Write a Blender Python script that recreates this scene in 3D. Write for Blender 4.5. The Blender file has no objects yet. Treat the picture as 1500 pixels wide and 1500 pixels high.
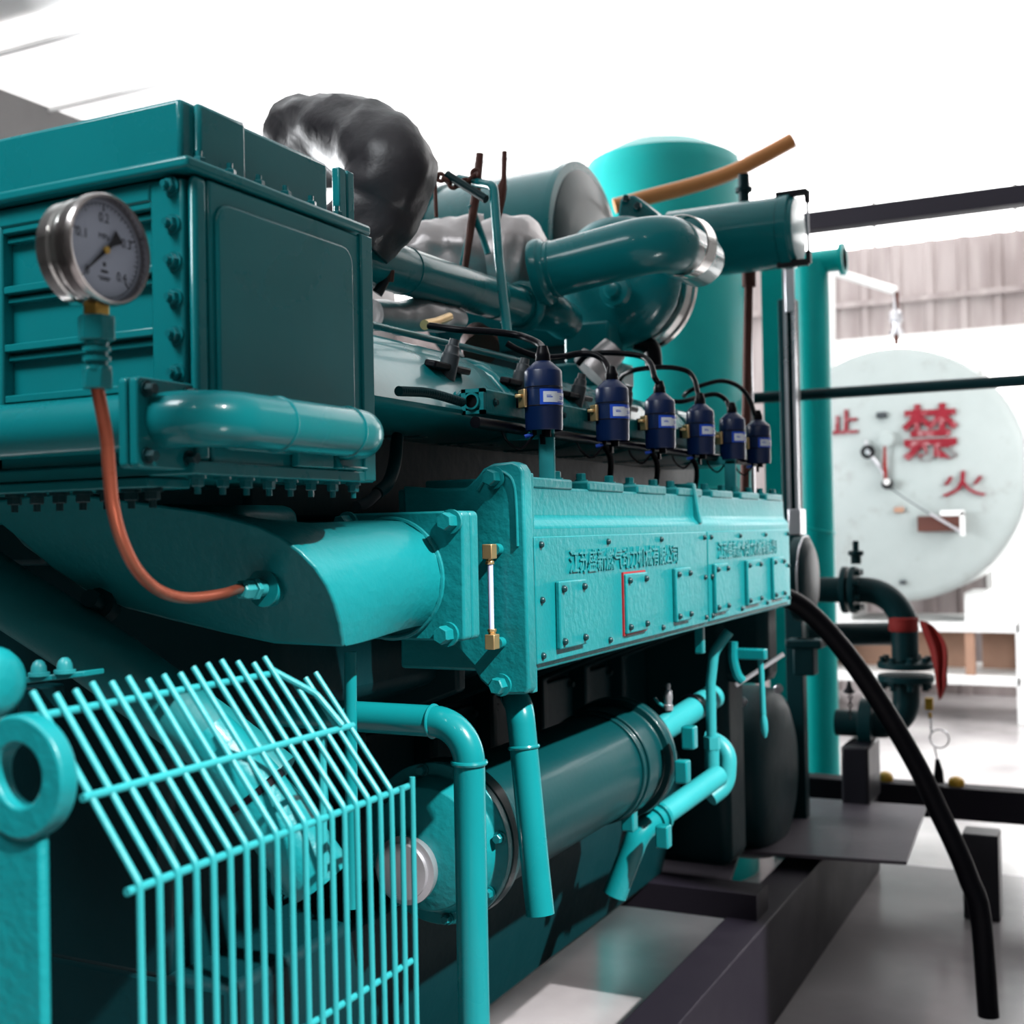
# photograph rebuilt as a room with a teal gas engine
SKY_S, PANE_S, WORLD_S, SUN_E, LAMP_E, FILL_E, EXPO = 1.3, 5.0, .10, 11.5, 8, 17, -0.1
SUN_DIR = (.68, -.19, .70)
REAR_E = 36
LEFT_E = 480
import bpy, bmesh, math, random
from mathutils import Vector, Matrix, Quaternion
random.seed(7)
scene = bpy.context.scene
COL = scene.collection
V3 = Vector
H = 1.4                      # camera height above the floor
FPX = 1787.0                 # focal length in pixels of the 1500 frame

# ---------------------------------------------------------------- camera frame
# world X = across the room (away from the engine side), Y = along the engine, Z = up
_u = V3((890.0, -10.0, FPX)).normalized()
_v = V3((3590.0, 96.0, -FPX)); _v = (_v - _u * _v.dot(_u)).normalized()
_w = -_v.cross(_u)
MROWS = (_v, _u, _w)

def ray(x, y):
    c = V3((x - 750.0, 750.0 - y, FPX))
    return V3((_v.dot(c), _u.dot(c), _w.dot(c)))
CAM = V3((0, 0, H))
def PX(x, y, X): r = ray(x, y); return CAM + r * (X / r.x)
def PY(x, y, Y): r = ray(x, y); return CAM + r * (Y / r.y)
def PZ(x, y, Z): r = ray(x, y); return CAM + r * ((Z - H) / r.z)
def PP(x, y, p, n):
    r = ray(x, y); n = V3(n); return CAM + r * ((V3(p) - CAM).dot(n) / r.dot(n))
def PD(x, y, d): return CAM + ray(x, y) * (d / FPX)

EX, EY, EZ = V3((1, 0, 0)), V3((0, 1, 0)), V3((0, 0, 1))

# ---------------------------------------------------------------- mesh builder
def frame(d):
    d = d.normalized()
    a = EZ if abs(d.z) < 0.9 else EX
    x = a.cross(d).normalized()
    return x, d.cross(x).normalized(), d

class MB:
    def __init__(s): s.bm = bmesh.new()
    def _faces(s, vs, idx):
        for f in idx:
            try: s.bm.faces.new([vs[i] for i in f])
            except ValueError: pass
    def box(s, a, b):
        a, b = V3(a), V3(b)
        vs = [s.bm.verts.new((x, y, z)) for z in (a.z, b.z) for y in (a.y, b.y) for x in (a.x, b.x)]
        s._faces(vs, [(0, 2, 3, 1), (4, 5, 7, 6), (0, 1, 5, 4), (2, 6, 7, 3), (0, 4, 6, 2), (1, 3, 7, 5)])
        return s
    def obox(s, c, ax, ay, az, sx, sy, sz):
        c = V3(c)
        vs = [s.bm.verts.new(c + ax * (i * sx / 2) + ay * (j * sy / 2) + az * (k * sz / 2)) for k in (-1, 1) for j in (-1, 1) for i in (-1, 1)]
        s._faces(vs, [(0, 2, 3, 1), (4, 5, 7, 6), (0, 1, 5, 4), (2, 6, 7, 3), (0, 4, 6, 2), (1, 3, 7, 5)])
        return s
    def lathe(s, o, d, prof, seg=32, cap=True):
        """revolve prof [(t along d, radius)] about the axis through o"""
        o = V3(o); x, y, z = frame(V3(d)); rings = []
        for t, r in prof:
            rings.append([s.bm.verts.new(o + z * t + (x * math.cos(2 * math.pi * i / seg) + y * math.sin(2 * math.pi * i / seg)) * max(r, 1e-5)) for i in range(seg)])
        for a, b in zip(rings, rings[1:]):
            for i in range(seg):
                j = (i + 1) % seg
                s.bm.faces.new((a[i], a[j], b[j], b[i]))
        if cap:
            s.bm.faces.new(rings[0][::-1]); s.bm.faces.new(rings[-1])
        return s
    def cyl(s, a, b, r, r2=None, seg=24):
        a, b = V3(a), V3(b)
        return s.lathe(a, b - a, [(0, r), ((b - a).length, r if r2 is None else r2)], seg)
    def tube(s, pts, r, seg=16, cap=True):
        pts = [V3(p) for p in pts]; n = len(pts); rings = []
        rr = r if isinstance(r, (list, tuple)) else [r] * n
        t0 = (pts[1] - pts[0]).normalized(); x, y, _ = frame(t0); prev = t0
        for i, p in enumerate(pts):
            t = (pts[min(i + 1, n - 1)] - pts[max(i - 1, 0)]).normalized()
            q = prev.rotation_difference(t); x = q @ x; y = q @ y; prev = t
            rings.append([s.bm.verts.new(p + (x * math.cos(2 * math.pi * k / seg) + y * math.sin(2 * math.pi * k / seg)) * rr[i]) for k in range(seg)])
        for a, b in zip(rings, rings[1:]):
            for i in range(seg):
                j = (i + 1) % seg
                s.bm.faces.new((a[i], a[j], b[j], b[i]))
        if cap:
            s.bm.faces.new(rings[0][::-1]); s.bm.faces.new(rings[-1])
        return s
    def prism(s, poly, ext):
        poly = [V3(p) for p in poly]; ext = V3(ext)
        a = [s.bm.verts.new(p) for p in poly]; b = [s.bm.verts.new(p + ext) for p in poly]; n = len(poly)
        s.bm.faces.new(a); s.bm.faces.new(b[::-1])
        for i in range(n):
            j = (i + 1) % n; s.bm.faces.new((a[i], b[i], b[j], a[j]))
        return s
    def loft(s, secs, cap=True):
        R = [[s.bm.verts.new(p) for p in sec] for sec in secs]; n = len(R[0])
        for a, b in zip(R, R[1:]):
            for i in range(n):
                j = (i + 1) % n; s.bm.faces.new((a[i], a[j], b[j], b[i]))
        if cap:
            s.bm.faces.new(R[0][::-1]); s.bm.faces.new(R[-1])
        return s
    def torus(s, c, d, R, r, seg=40, sub=10, a0=0.0, a1=2 * math.pi):
        c = V3(c); x, y, z = frame(V3(d)); full = abs(a1 - a0 - 2 * math.pi) < 1e-6
        n = seg if full else seg + 1; rings = []
        for i in range(n):
            a = a0 + (a1 - a0) * i / seg; rad = x * math.cos(a) + y * math.sin(a)
            rings.append([s.bm.verts.new(c + rad * (R + r * math.cos(2 * math.pi * k / sub)) + z * r * math.sin(2 * math.pi * k / sub)) for k in range(sub)])
        for i in range(n if full else n - 1):
            a, b = rings[i], rings[(i + 1) % n]
            for k in range(sub):
                l = (k + 1) % sub; s.bm.faces.new((a[k], a[l], b[l], b[k]))
        return s
    def plate(s, c, n, w, h, t, rad=0.0, up=EZ, holes=None):
        """rounded rectangle plate: back face centre c, thickness t along n"""
        n = V3(n).normalized(); up = V3(up); sx = up.cross(n).normalized(); sy = n.cross(sx)
        poly = rrect(w, h, rad)
        return s.prism([V3(c) + sx * a + sy * b for a, b in poly], n * t)

def rrect(w, h, rad, n=5):
    if rad <= 0: return [(-w / 2, -h / 2), (w / 2, -h / 2), (w / 2, h / 2), (-w / 2, h / 2)]
    out = []
    for cx, cy, a0 in ((w / 2 - rad, -h / 2 + rad, -90), (w / 2 - rad, h / 2 - rad, 0), (-w / 2 + rad, h / 2 - rad, 90), (-w / 2 + rad, -h / 2 + rad, 180)):
        for i in range(n + 1):
            a = math.radians(a0 + 90 * i / n); out.append((cx + rad * math.cos(a), cy + rad * math.sin(a)))
    return out

def fillet(pts, rad, n=8):
    """polyline with its corners rounded"""
    pts = [V3(p) for p in pts]; out = [pts[0]]
    for i in range(1, len(pts) - 1):
        p = pts[i]; a = pts[i - 1] - p; b = pts[i + 1] - p
        rr = rad[i - 1] if isinstance(rad, (list, tuple)) else rad
        d = min(rr, a.length * 0.49, b.length * 0.49)
        half = a.angle(b) / 2
        # rr = bend radius -> tangent length
        d = min(rr / max(math.tan(half), 0.05), a.length * 0.98, b.length * 0.98)
        p0 = p + a.normalized() * d; p1 = p + b.normalized() * d
        bis = (a.normalized() + b.normalized()).normalized()
        r_eff = d * math.tan(half); c = p + bis * (r_eff / math.sin(half))
        v0 = p0 - c; v1 = p1 - c; ang = v0.angle(v1); axis = v0.cross(v1).normalized()
        for k in range(n + 1): out.append(c + Quaternion(axis, ang * k / n) @ v0)
    out.append(pts[-1]); return out

def smooth_path(pts, n=8):
    pts = [V3(p) for p in pts]; P = [pts[0] * 2 - pts[1]] + pts + [pts[-1] * 2 - pts[-2]]; out = []
    for i in range(1, len(P) - 2):
        a, b, c, d = P[i - 1:i + 3]
        for k in range(n):
            t = k / n
            out.append(0.5 * ((2 * b) + (c - a) * t + (2 * a - 5 * b + 4 * c - d) * t * t + (3 * b - a - 3 * c + d) * t ** 3))
    out.append(pts[-1]); return out

# ---------------------------------------------------------------- objects
ORG = {}
def _link(name, me, origin, parent):
    o = bpy.data.objects.new(name, me); COL.objects.link(o)
    ORG[o.name] = V3(origin)
    if parent is not None:
        o.parent = parent; o.location = V3(origin) - ORG[parent.name]
    else: o.location = origin
    return o

def thing(name, label, cat, loc, group=None):
    o = _link(name, None, V3(loc), None); o.empty_display_size = 0.05
    o['label'] = label; o['category'] = cat
    if group: o['group'] = group
    return o

def build(name, mb, mat, parent=None, bevel=0.0, angle=35, label=None, cat=None, group=None, kind=None, seg=2, weld=True):
    bm = mb.bm
    if weld: bmesh.ops.remove_doubles(bm, verts=bm.verts, dist=1e-6)
    bmesh.ops.recalc_face_normals(bm, faces=bm.faces)
    if parent is not None: org = ORG[parent.name].copy()
    else:
        xs = [v.co for v in bm.verts]
        lo = V3([min(p[i] for p in xs) for i in range(3)]); hi = V3([max(p[i] for p in xs) for i in range(3)])
        org = V3(((lo.x + hi.x) / 2, (lo.y + hi.y) / 2, lo.z))
    for v in bm.verts: v.co -= org
    me = bpy.data.meshes.new(name); bm.to_mesh(me); bm.free()
    for p in me.polygons: p.use_smooth = True
    me.set_sharp_from_angle(angle=math.radians(angle))
    for m in (mat if isinstance(mat, (list, tuple)) else [mat]): me.materials.append(m)
    o = _link(name, me, org, parent)
    if bevel:
        b = o.modifiers.new('edge', 'BEVEL'); b.width = bevel; b.segments = seg; b.limit_method = 'ANGLE'; b.angle_limit = math.radians(40); b.harden_normals = False
    if label: o['label'] = label
    if cat: o['category'] = cat
    if group: o['group'] = group
    if kind: o['kind'] = kind
    return o

_boltmesh = {}
def hexmesh(r, h, mat, style='hex', washer=True):
    key = (round(r, 5), round(h, 5), mat.name, style, washer)
    if key in _boltmesh: return _boltmesh[key]
    mb = MB()
    if washer: mb.lathe((0, 0, 0), EZ, [(0, r * 1.35), (h * .22, r * 1.35)], 20)
    z0 = h * .22 if washer else 0
    if style == 'hex':
        mb.lathe((0, 0, z0), EZ, [(0, r), (h * .7, r), (h * .8, r * .86)], 6)
    elif style == 'dome':
        mb.lathe((0, 0, z0), EZ, [(0, r), (h * .35, r * .95), (h * .62, r * .72), (h * .78, r * .35), (h * .8, 0.0001)], 16)
    else:   # nut with a stud through it
        mb.lathe((0, 0, z0), EZ, [(0, r), (h * .45, r), (h * .52, r * .88)], 6)
        mb.lathe((0, 0, z0 + h * .5), EZ, [(0, r * .5), (h * .5, r * .5)], 10)
    bm = mb.bm; bmesh.ops.recalc_face_normals(bm, faces=bm.faces)
    me = bpy.data.meshes.new('bolt'); bm.to_mesh(me); bm.free()
    for p in me.polygons: p.use_smooth = True
    me.set_sharp_from_angle(angle=math.radians(30)); me.materials.append(mat)
    _boltmesh[key] = me
    return me

def bolts(parent, pts, d, r, h, mat, name='bolt', style='hex', washer=True, label=None):
    me = hexmesh(r, h, mat, style, washer); q = V3(d).to_track_quat('Z', 'Y'); out = []
    for p in pts:
        o = bpy.data.objects.new(name, me); COL.objects.link(o); o.parent = parent
        o.location = V3(p) - ORG[parent.name]
        o.rotation_mode = 'QUATERNION'; o.rotation_quaternion = Quaternion(V3(d).normalized(), random.uniform(0, 1.0)) @ q
        if label: o['label'] = label
        ORG[o.name] = V3(p); out.append(o)
    return out

def text_mesh(body, size, extrude, bold=0.0):
    cu = bpy.data.curves.new('lettering', 'FONT'); cu.body = body; cu.size = size; cu.extrude = extrude; cu.offset = bold
    cu.align_x = 'LEFT'; cu.resolution_u = 3
    o = bpy.data.objects.new('lettering', cu); COL.objects.link(o)
    dg = bpy.context.evaluated_depsgraph_get(); me = bpy.data.meshes.new_from_object(o.evaluated_get(dg))
    bpy.data.objects.remove(o); bpy.data.curves.remove(cu)
    return me

def text_part(name, body, size, extrude, mat, parent, origin, xdir, ydir, fit=None, bold=0.0, warp=None, label=None):
    """flat or raised lettering; origin = lower left corner, fit = (width, height)"""
    me = text_mesh(body, size, extrude, bold)
    xs = [v.co for v in me.vertices]
    x0, x1 = min(p.x for p in xs), max(p.x for p in xs); y0, y1 = min(p.y for p in xs), max(p.y for p in xs)
    sx = fit[0] / (x1 - x0) if fit else 1; sy = fit[1] / (y1 - y0) if fit else 1
    xd, yd = V3(xdir).normalized(), V3(ydir).normalized(); zd = xd.cross(yd)
    po = ORG[parent.name]
    for v in me.vertices:
        p = V3(origin) + xd * ((v.co.x - x0) * sx) + yd * ((v.co.y - y0) * sy) + zd * v.co.z
        if warp: p = warp(p)
        v.co = p - po
    me.materials.clear(); me.materials.append(mat)
    o = _link(name, me, po, parent)
    if label: o['label'] = label
    return o

# ---------------------------------------------------------------- materials
def mat_new(name):
    m = bpy.data.materials.new(name); m.use_nodes = True
    nt = m.node_tree; b = nt.nodes['Principled BSDF']; return m, nt, b
def N(nt, t, **kw):
    n = nt.nodes.new(t)
    for k, v in kw.items(): setattr(n, k, v)
    return n
def paint(name, col, rough=.35, coat=0.0, bump=0.0, bscale=60, var=.12, dirt=None, dscale=6, dlo=.62, dhi=.72, metal=0.0, spec=.35, fine=0.0):
    m, nt, b = mat_new(name); L = nt.links
    tc = N(nt, 'ShaderNodeTexCoord')
    n1 = N(nt, 'ShaderNodeTexNoise'); n1.inputs['Scale'].default_value = 7; n1.inputs['Detail'].default_value = 5
    L.new(tc.outputs['Object'], n1.inputs['Vector'])
    mix = N(nt, 'ShaderNodeMix', data_type='RGBA'); c = V3(col)
    mix.inputs[6].default_value = (*(c * (1 - var)), 1); mix.inputs[7].default_value = (*(c * (1 + var)), 1)
    L.new(n1.outputs['Fac'], mix.inputs[0]); out = mix.outputs[2]
    if dirt:
        n2 = N(nt, 'ShaderNodeTexNoise'); n2.inputs['Scale'].default_value = dscale; n2.inputs['Detail'].default_value = 8; n2.inputs['Roughness'].default_value = .65
        L.new(tc.outputs['Object'], n2.inputs['Vector'])
        r = N(nt, 'ShaderNodeMapRange'); r.inputs[1].default_value = dlo; r.inputs[2].default_value = dhi
        L.new(n2.outputs['Fac'], r.inputs[0])
        m2 = N(nt, 'ShaderNodeMix', data_type='RGBA'); L.new(r.outputs[0], m2.inputs[0]); L.new(out, m2.inputs[6]); m2.inputs[7].default_value = (*dirt, 1)
        out = m2.outputs[2]
    L.new(out, b.inputs['Base Color'])
    rr = N(nt, 'ShaderNodeMapRange'); rr.inputs[3].default_value = max(rough - .07, .03); rr.inputs[4].default_value = rough + .08
    L.new(n1.outputs['Fac'], rr.inputs[0]); L.new(rr.outputs[0], b.inputs['Roughness'])
    b.inputs['Metallic'].default_value = metal; b.inputs['Specular IOR Level'].default_value = spec
    b.inputs['Coat Weight'].default_value = coat; b.inputs['Coat Roughness'].default_value = .08
    if bump:
        n3 = N(nt, 'ShaderNodeTexNoise'); n3.inputs['Scale'].default_value = bscale; n3.inputs['Detail'].default_value = 4
        L.new(tc.outputs['Object'], n3.inputs['Vector'])
        bp = N(nt, 'ShaderNodeBump'); bp.inputs['Strength'].default_value = bump; bp.inputs['Distance'].default_value = .004
        L.new(n3.outputs['Fac'], bp.inputs['Height']); L.new(bp.outputs[0], b.inputs['Normal'])
    return m
def emit(name, col, s):
    m, nt, b = mat_new(name); b.inputs['Base Color'].default_value = (*col, 1)
    b.inputs['Emission Color'].default_value = (*col, 1); b.inputs['Emission Strength'].default_value = s
    return m

TEAL = (0.003, .165, .18)
M_teal = paint('teal_gloss_paint', TEAL, .28, spec=.18, coat=.35, bump=.06, bscale=35)
M_cast = paint('teal_paint_on_casting', TEAL, .40, spec=.28, coat=.08, bump=.35, bscale=70, dirt=(.002, .09, .095), dscale=9, dlo=.66, dhi=.74)
M_worn = paint('worn_teal_paint', (.004, .13, .14), .5, bump=.3, bscale=40, dirt=(.16, .03, .02), dscale=7, dlo=.68, dhi=.71)
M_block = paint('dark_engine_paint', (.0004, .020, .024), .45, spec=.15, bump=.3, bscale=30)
M_green = paint('green_tank_paint', (.001, .40, .385), .38, spec=.25, bump=.03, bscale=12)
M_bolt = paint('painted_bolt', (.0015, .13, .145), .3, coat=.2)
M_darkbolt = paint('dark_bolt', (.001, .03, .035), .35)
M_wire = paint('teal_coated_wire', (.02, .25, .27), .4, spec=.3, bump=.1, bscale=90)
M_steel = paint('brushed_stainless', (.62, .62, .60), .16, metal=1.0, var=.05)
M_bezel = paint('stainless_bezel', (.42, .39, .38), .22, metal=1.0, var=.05)
M_brass = paint('brass', (.62, .40, .10), .3, metal=1.0, var=.1)
M_brassraw = paint('raw_brass', (.66, .45, .22), .4, metal=.85, var=.1, bump=.1)
M_copper = paint('copper', (.40, .105, .06), .36, metal=.75, var=.25, dirt=(.30, .06, .03), dscale=25, dlo=.55, dhi=.7)
M_black = paint('black_rubber', (.002, .002, .004), .36, var=.2, spec=.12)
M_cooler = paint('shade_darkened_teal', (.0004, .032, .036), .34, spec=.25, coat=.12, bump=.05)  # shade put into the teal itself, for the cooler and the drum end cap
M_blackmetal = paint('black_metal', (.006, .006, .01), .4, var=.2)
M_coil = paint('navy_coil_plastic', (.001, .012, .06), .36, coat=.1, var=.1)
M_boot = paint('grey_plug_boot', (.035, .042, .048), .45)
M_foil = paint('silver_heat_wrap', (.46, .43, .43), .38, metal=.7, bump=.9, bscale=14, var=.25)
M_cloth = paint('dark_heat_blanket', (.026, .024, .028), .42, bump=.9, bscale=16, var=.3)
M_rust = paint('rusty_iron', (.085, .026, .018), .7, bump=.4, var=.4)
M_orange = paint('orange_gas_pipe', (.62, .25, .08), .35)
M_white = paint('white_paint', (.80, .80, .79), .45, var=.04)
M_label = paint('white_label', (.66, .70, .76), .4, var=.03)
M_blue = paint('blue_label_ink', (.01, .07, .50), .4, var=.03)
M_dial = paint('dial_white', (.42, .47, .57), .45, var=.02)
M_ink = paint('black_ink', (.008, .009, .014), .5, var=.02)
M_redpaint = paint('red_lettering', (.20, .012, .022), .6, var=.35, spec=.15, dirt=(.34, .20, .21), dscale=18, dlo=.52, dhi=.66)
M_tank = paint('pale_tank_paint', (.35, .395, .39), .45, var=.08, dirt=(.24, .25, .24), dscale=3.2, dlo=.56, dhi=.74)
M_redcloth = paint('red_cloth', (.20, .008, .006), .7, bump=.3)
M_redgasket = paint('red_sealant', (.30, .012, .018), .5)
M_plate = paint('grey_checker_steel', (.075, .066, .08), .42, metal=.2, bump=.25, bscale=45, var=.2)
M_brown = paint('brown_board', (.33, .19, .13), .6, var=.25)
M_yellow = paint('ochre_cap', (.42, .24, .02), .45)
M_galv = paint('galvanised_strip', (.55, .55, .58), .28, metal=.8)
M_clear = paint('clear_level_tube', (.52, .55, .78), .12, coat=.6, var=.05)
# ================================================================ ROOM
def concrete(name, dark, pale):
    m, nt, b = mat_new(name); L = nt.links
    tc = N(nt, 'ShaderNodeTexCoord'); n = N(nt, 'ShaderNodeTexNoise'); n.inputs['Scale'].default_value = 1.1; n.inputs['Detail'].default_value = 8
    L.new(tc.outputs['Object'], n.inputs['Vector'])
    cr = N(nt, 'ShaderNodeValToRGB'); cr.color_ramp.elements[0].position = .35; cr.color_ramp.elements[0].color = (*dark, 1)
    cr.color_ramp.elements[1].position = .62; cr.color_ramp.elements[1].color = (*pale, 1)
    L.new(n.outputs['Fac'], cr.inputs[0]); L.new(cr.outputs[0], b.inputs['Base Color'])
    r = N(nt, 'ShaderNodeMapRange'); r.inputs[3].default_value = .07; r.inputs[4].default_value = .28
    L.new(n.outputs['Fac'], r.inputs[0]); L.new(r.outputs[0], b.inputs['Roughness'])
    return m
def cladding():
    m, nt, b = mat_new('pinkish_profiled_cladding'); L = nt.links
    tc = N(nt, 'ShaderNodeTexCoord'); mp = N(nt, 'ShaderNodeMapping'); mp.inputs['Scale'].default_value = (2.2, 1, .35)
    L.new(tc.outputs['Object'], mp.inputs[0])
    n = N(nt, 'ShaderNodeTexNoise'); n.inputs['Scale'].default_value = 3; n.inputs['Detail'].default_value = 7
    L.new(mp.outputs[0], n.inputs['Vector'])
    cr = N(nt, 'ShaderNodeValToRGB'); cr.color_ramp.elements[0].position = .36; cr.color_ramp.elements[0].color = (.31, .26, .255, 1)
    cr.color_ramp.elements[1].position = .62; cr.color_ramp.elements[1].color = (.44, .385, .38, 1)
    L.new(n.outputs['Fac'], cr.inputs[0]); L.new(cr.outputs[0], b.inputs['Base Color']); b.inputs['Roughness'].default_value = .6
    return m
M_floor = concrete('polished_concrete', (.13, .12, .125), (.26, .245, .25)); M_floor2 = concrete('glare_lightened_concrete', (.34, .325, .33), (.66, .64, .64)); M_clad = cladding()
M_wallgrey = paint('grey_wall_render', (.16, .155, .155), .8, bump=.2)
M_beam = paint('dark_purple_steel', (.006, .0045, .009), .6, spec=.2)
M_sheet = paint('white_roof_sheet', (.82, .82, .82), .5, var=.02)
M_skylight = emit('frosted_skylight', (1.0, .98, .97), SKY_S)
M_pane = emit('sunlit_frosted_pane', (1.0, .985, .98), PANE_S)

YR = 10.5                       # rear wall
XL, XR, YB = -6.5, 2.03, -3.0
build('floor', MB().box((XL, YB, -.1), (XR, 5.2, 0)), M_floor, kind='structure')
build('floor', MB().box((XL, 5.2, -.1), (XR, YR + .2, 0)), M_floor2, kind='structure')  # rear floor colour lightened to stand in for window glare
# rear wall: profiled cladding with openings for the window band and the tall window
def clad(x0, x1, z0, z1, y, mb):
    """trapezoid-profiled sheet between x0..x1"""
    p = []; x = x0; k = 0
    while x < x1 - 1e-4:
        for dx, dy in ((0, 0), (.16, 0), (.185, -.03), (.235, -.03), (.26, 0)):
            if x + dx <= x1: p.append((x + dx, y + dy))
        x += .26; k += 1
    p.append((x1, y))
    q = [V3((a, b, z0)) for a, b in p] + [V3((x1, y + .06, z0)), V3((x0, y + .06, z0))]
    clean = [q[0]]
    for c in q[1:]:
        if (c - clean[-1]).length > 1e-4: clean.append(c)
    mb.prism(clean, (0, 0, z1 - z0))
zc_top = 3.72
wx0 = PY(1222, 520, YR).x; wz1 = PY(1420, 488, YR).z; wz0 = PY(1420, 542, YR).z
dx0 = PY(1452, 700, YR).x; dz0 = PY(1470, 905, YR).z
mb = MB()
clad(XL, XR, wz1, zc_top, YR, mb)
clad(XL, wx0, 0, wz1, YR, mb)
clad(wx0, dx0, 0, wz0, YR, mb)
clad(1.0, XR, 0, wz1, YR, mb)
clad(dx0, 1.0, 0, dz0, YR, mb)
build('wall_back', mb, M_clad, kind='structure')
build('trim_1', MB().box((XL, YR - .06, 3.22), (XR, YR - .032, 3.27)), M_clad, kind='structure')
w1 = build('window_1', MB().box((wx0, YR + .02, wz0), (1.0, YR + .04, wz1)).box((dx0, YR + .02, dz0), (1.0, YR + .04, wz0)), M_pane, kind='structure')
mb = MB()
mb.box((dx0 - .05, YR - .05, dz0), (dx0, YR + .05, wz0)); mb.box((wx0, YR - .04, wz0 - .03), (dx0, YR + .04, wz0)); mb.box((wx0, YR - .04, wz1), (1.0, YR + .04, wz1 + .03))
build('window_frame', mb, M_white, w1)
w2 = build('window_2', MB().box((XL, YR + .02, zc_top), (XR, YR + .04, 4.35)), M_pane, kind='structure')
mb = MB()
for k in range(9): mb.box((XL + .3 + k * 1.1, YR, zc_top), (XL + .33 + k * 1.1, YR + .03, 4.35))
build('window_frame', mb, M_white, w2)
# roof: white sheets, translucent strips, purlins
ZR = 4.35
mb = MB(); sky = MB(); pur = MB()
mb.box((XL, YB, ZR + .05), (XR, YR + .2, ZR + .1))
sky.box((XL, 5.0, ZR + .01), (XR, YR, ZR + .03))
for k in range(7): pur.box((XL, 5.2 + k * .85, ZR - .02), (XR, 5.225 + k * .85, ZR + .01))
build('ceiling', mb, M_sheet, kind='structure')
build('window_3', sky, M_skylight, kind='structure')
build('trim_2', pur, M_sheet, kind='structure')
# far wall behind the engine and the wall behind the camera
build('wall_left', MB().box((XL - .1, YB, 0), (XL, YR, ZR + .1)), M_wallgrey, kind='structure')
build('wall_front', MB().box((XL, YB - .1, 0), (XR, YB, ZR + .1)), M_wallgrey, kind='structure')
# right wall, out of view; its door opening is cut to bound the sunlight
mb = MB()
mb.box((XR, YB, 0), (XR + .15, -2.6, ZR + .1)); mb.box((XR, 2.5, 0), (XR + .15, YR, ZR + .1))
build('wall_right', mb, M_wallgrey, kind='structure')
# dark steel beams across the room
Yb = 7.0
a = PY(1190, 325, Yb); b = PY(1500, 278, Yb); h = (PY(1345, 288, Yb) - PY(1345, 316, Yb)).length
mb = MB(); zc = (a.z + b.z) / 2 - .005
mb.box((XL, Yb, zc - h / 2), (XR, Yb + .12, zc + h / 2))
build('trim_3', mb, M_beam, bevel=.004, kind='structure')

# ---------------------------------------------------------------- camera and light
cd = bpy.data.cameras.new('camera'); cam = bpy.data.objects.new('camera', cd); COL.objects.link(cam)
right = V3((_v.x, _u.x, _w.x)); up = V3((_v.y, _u.y, _w.y)); fwd = V3((_v.z, _u.z, _w.z))
cam.matrix_world = Matrix(((right.x, up.x, -fwd.x, 0), (right.y, up.y, -fwd.y, 0), (right.z, up.z, -fwd.z, H), (0, 0, 0, 1)))
cd.sensor_width = 36; cd.lens = 36 * FPX / 1500; cd.clip_start = .05
cd.dof.use_dof = True; cd.dof.focus_distance = 1.78; cd.dof.aperture_fstop = 5.0
scene.camera = cam
w = bpy.data.worlds.new('sky'); scene.world = w; w.use_nodes = True
w.node_tree.nodes['Background'].inputs[0].default_value = (.95, .97, 1, 1); w.node_tree.nodes['Background'].inputs[1].default_value = WORLD_S
sd = bpy.data.lights.new('sun', 'SUN'); sd.energy = SUN_E; sd.angle = math.radians(1.2); sd.color = (1, .985, .96)
so = bpy.data.objects.new('sun', sd); COL.objects.link(so); so.location = (1.5, 0, 3)
so.rotation_mode = 'QUATERNION'; so.rotation_quaternion = V3(SUN_DIR).normalized().to_track_quat('Z', 'Y')
def lamp(name, loc, e, size, col=(1, 1, 1), target=None):
    if target is None:
        d = bpy.data.lights.new(name, 'POINT'); d.shadow_soft_size = size
    else:
        d = bpy.data.lights.new(name, 'AREA'); d.shape = 'RECTANGLE'; d.size, d.size_y = size
    d.energy = e; d.color = col; o = bpy.data.objects.new(name, d); COL.objects.link(o); o.location = loc
    if target is not None:
        o.rotation_mode = 'QUATERNION'; o.rotation_quaternion = (V3(loc) - V3(target)).to_track_quat('Z', 'Y')
    return o
lamp('ceiling_lamp', (-.2, -.9, 3.2), LAMP_E, .05)
lamp('ceiling_lamp', (.6, .2, 3.3), LAMP_E, .05)
lamp('soft_fill_light', (1.3, 7.0, 2.4), REAR_E * .65, (2.0, 2.0), (1, .98, .97), (-1.4, 8.8, 1.7)).data.spread = math.radians(100)  # added lamp without a window behind it; brightens the pale tank
lamp('soft_fill_light', (-5.2, 3.5, 2.3), LEFT_E, (2.5, 2.0), (.96, .98, 1), (-1.6, 5.0, 1.7))  # stands for an unseen left rear window, inferred from the lit tank side
lamp('soft_fill_light', (-1.5, -.35, 3.6), FILL_E, (1.4, .7), (.93, .97, 1), (-1.15, .98, 1.6)).data.spread = math.radians(70)  # added fill from above, not a real window; lifts the housing front
lamp('soft_fill_light', (1.6, 7.8, 2.8), REAR_E * 1.6, (1.6, 1.6), (1, .98, .97), (-.7, 7.5, 0)).data.spread = math.radians(110)  # added lamp to whiten the rear floor; no opening stands there
scene.view_settings.view_transform = 'Standard'; scene.view_settings.look = 'None'; scene.view_settings.gamma = 1.0
scene.view_settings.use_curve_mapping = False; scene.view_settings.exposure = EXPO
scene.cycles.use_denoising = True; scene.cycles.max_bounces = 6; scene.cycles.caustics_reflective = False; scene.cycles.caustics_refractive = False; scene.cycles.sample_clamp_indirect = 6
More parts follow.
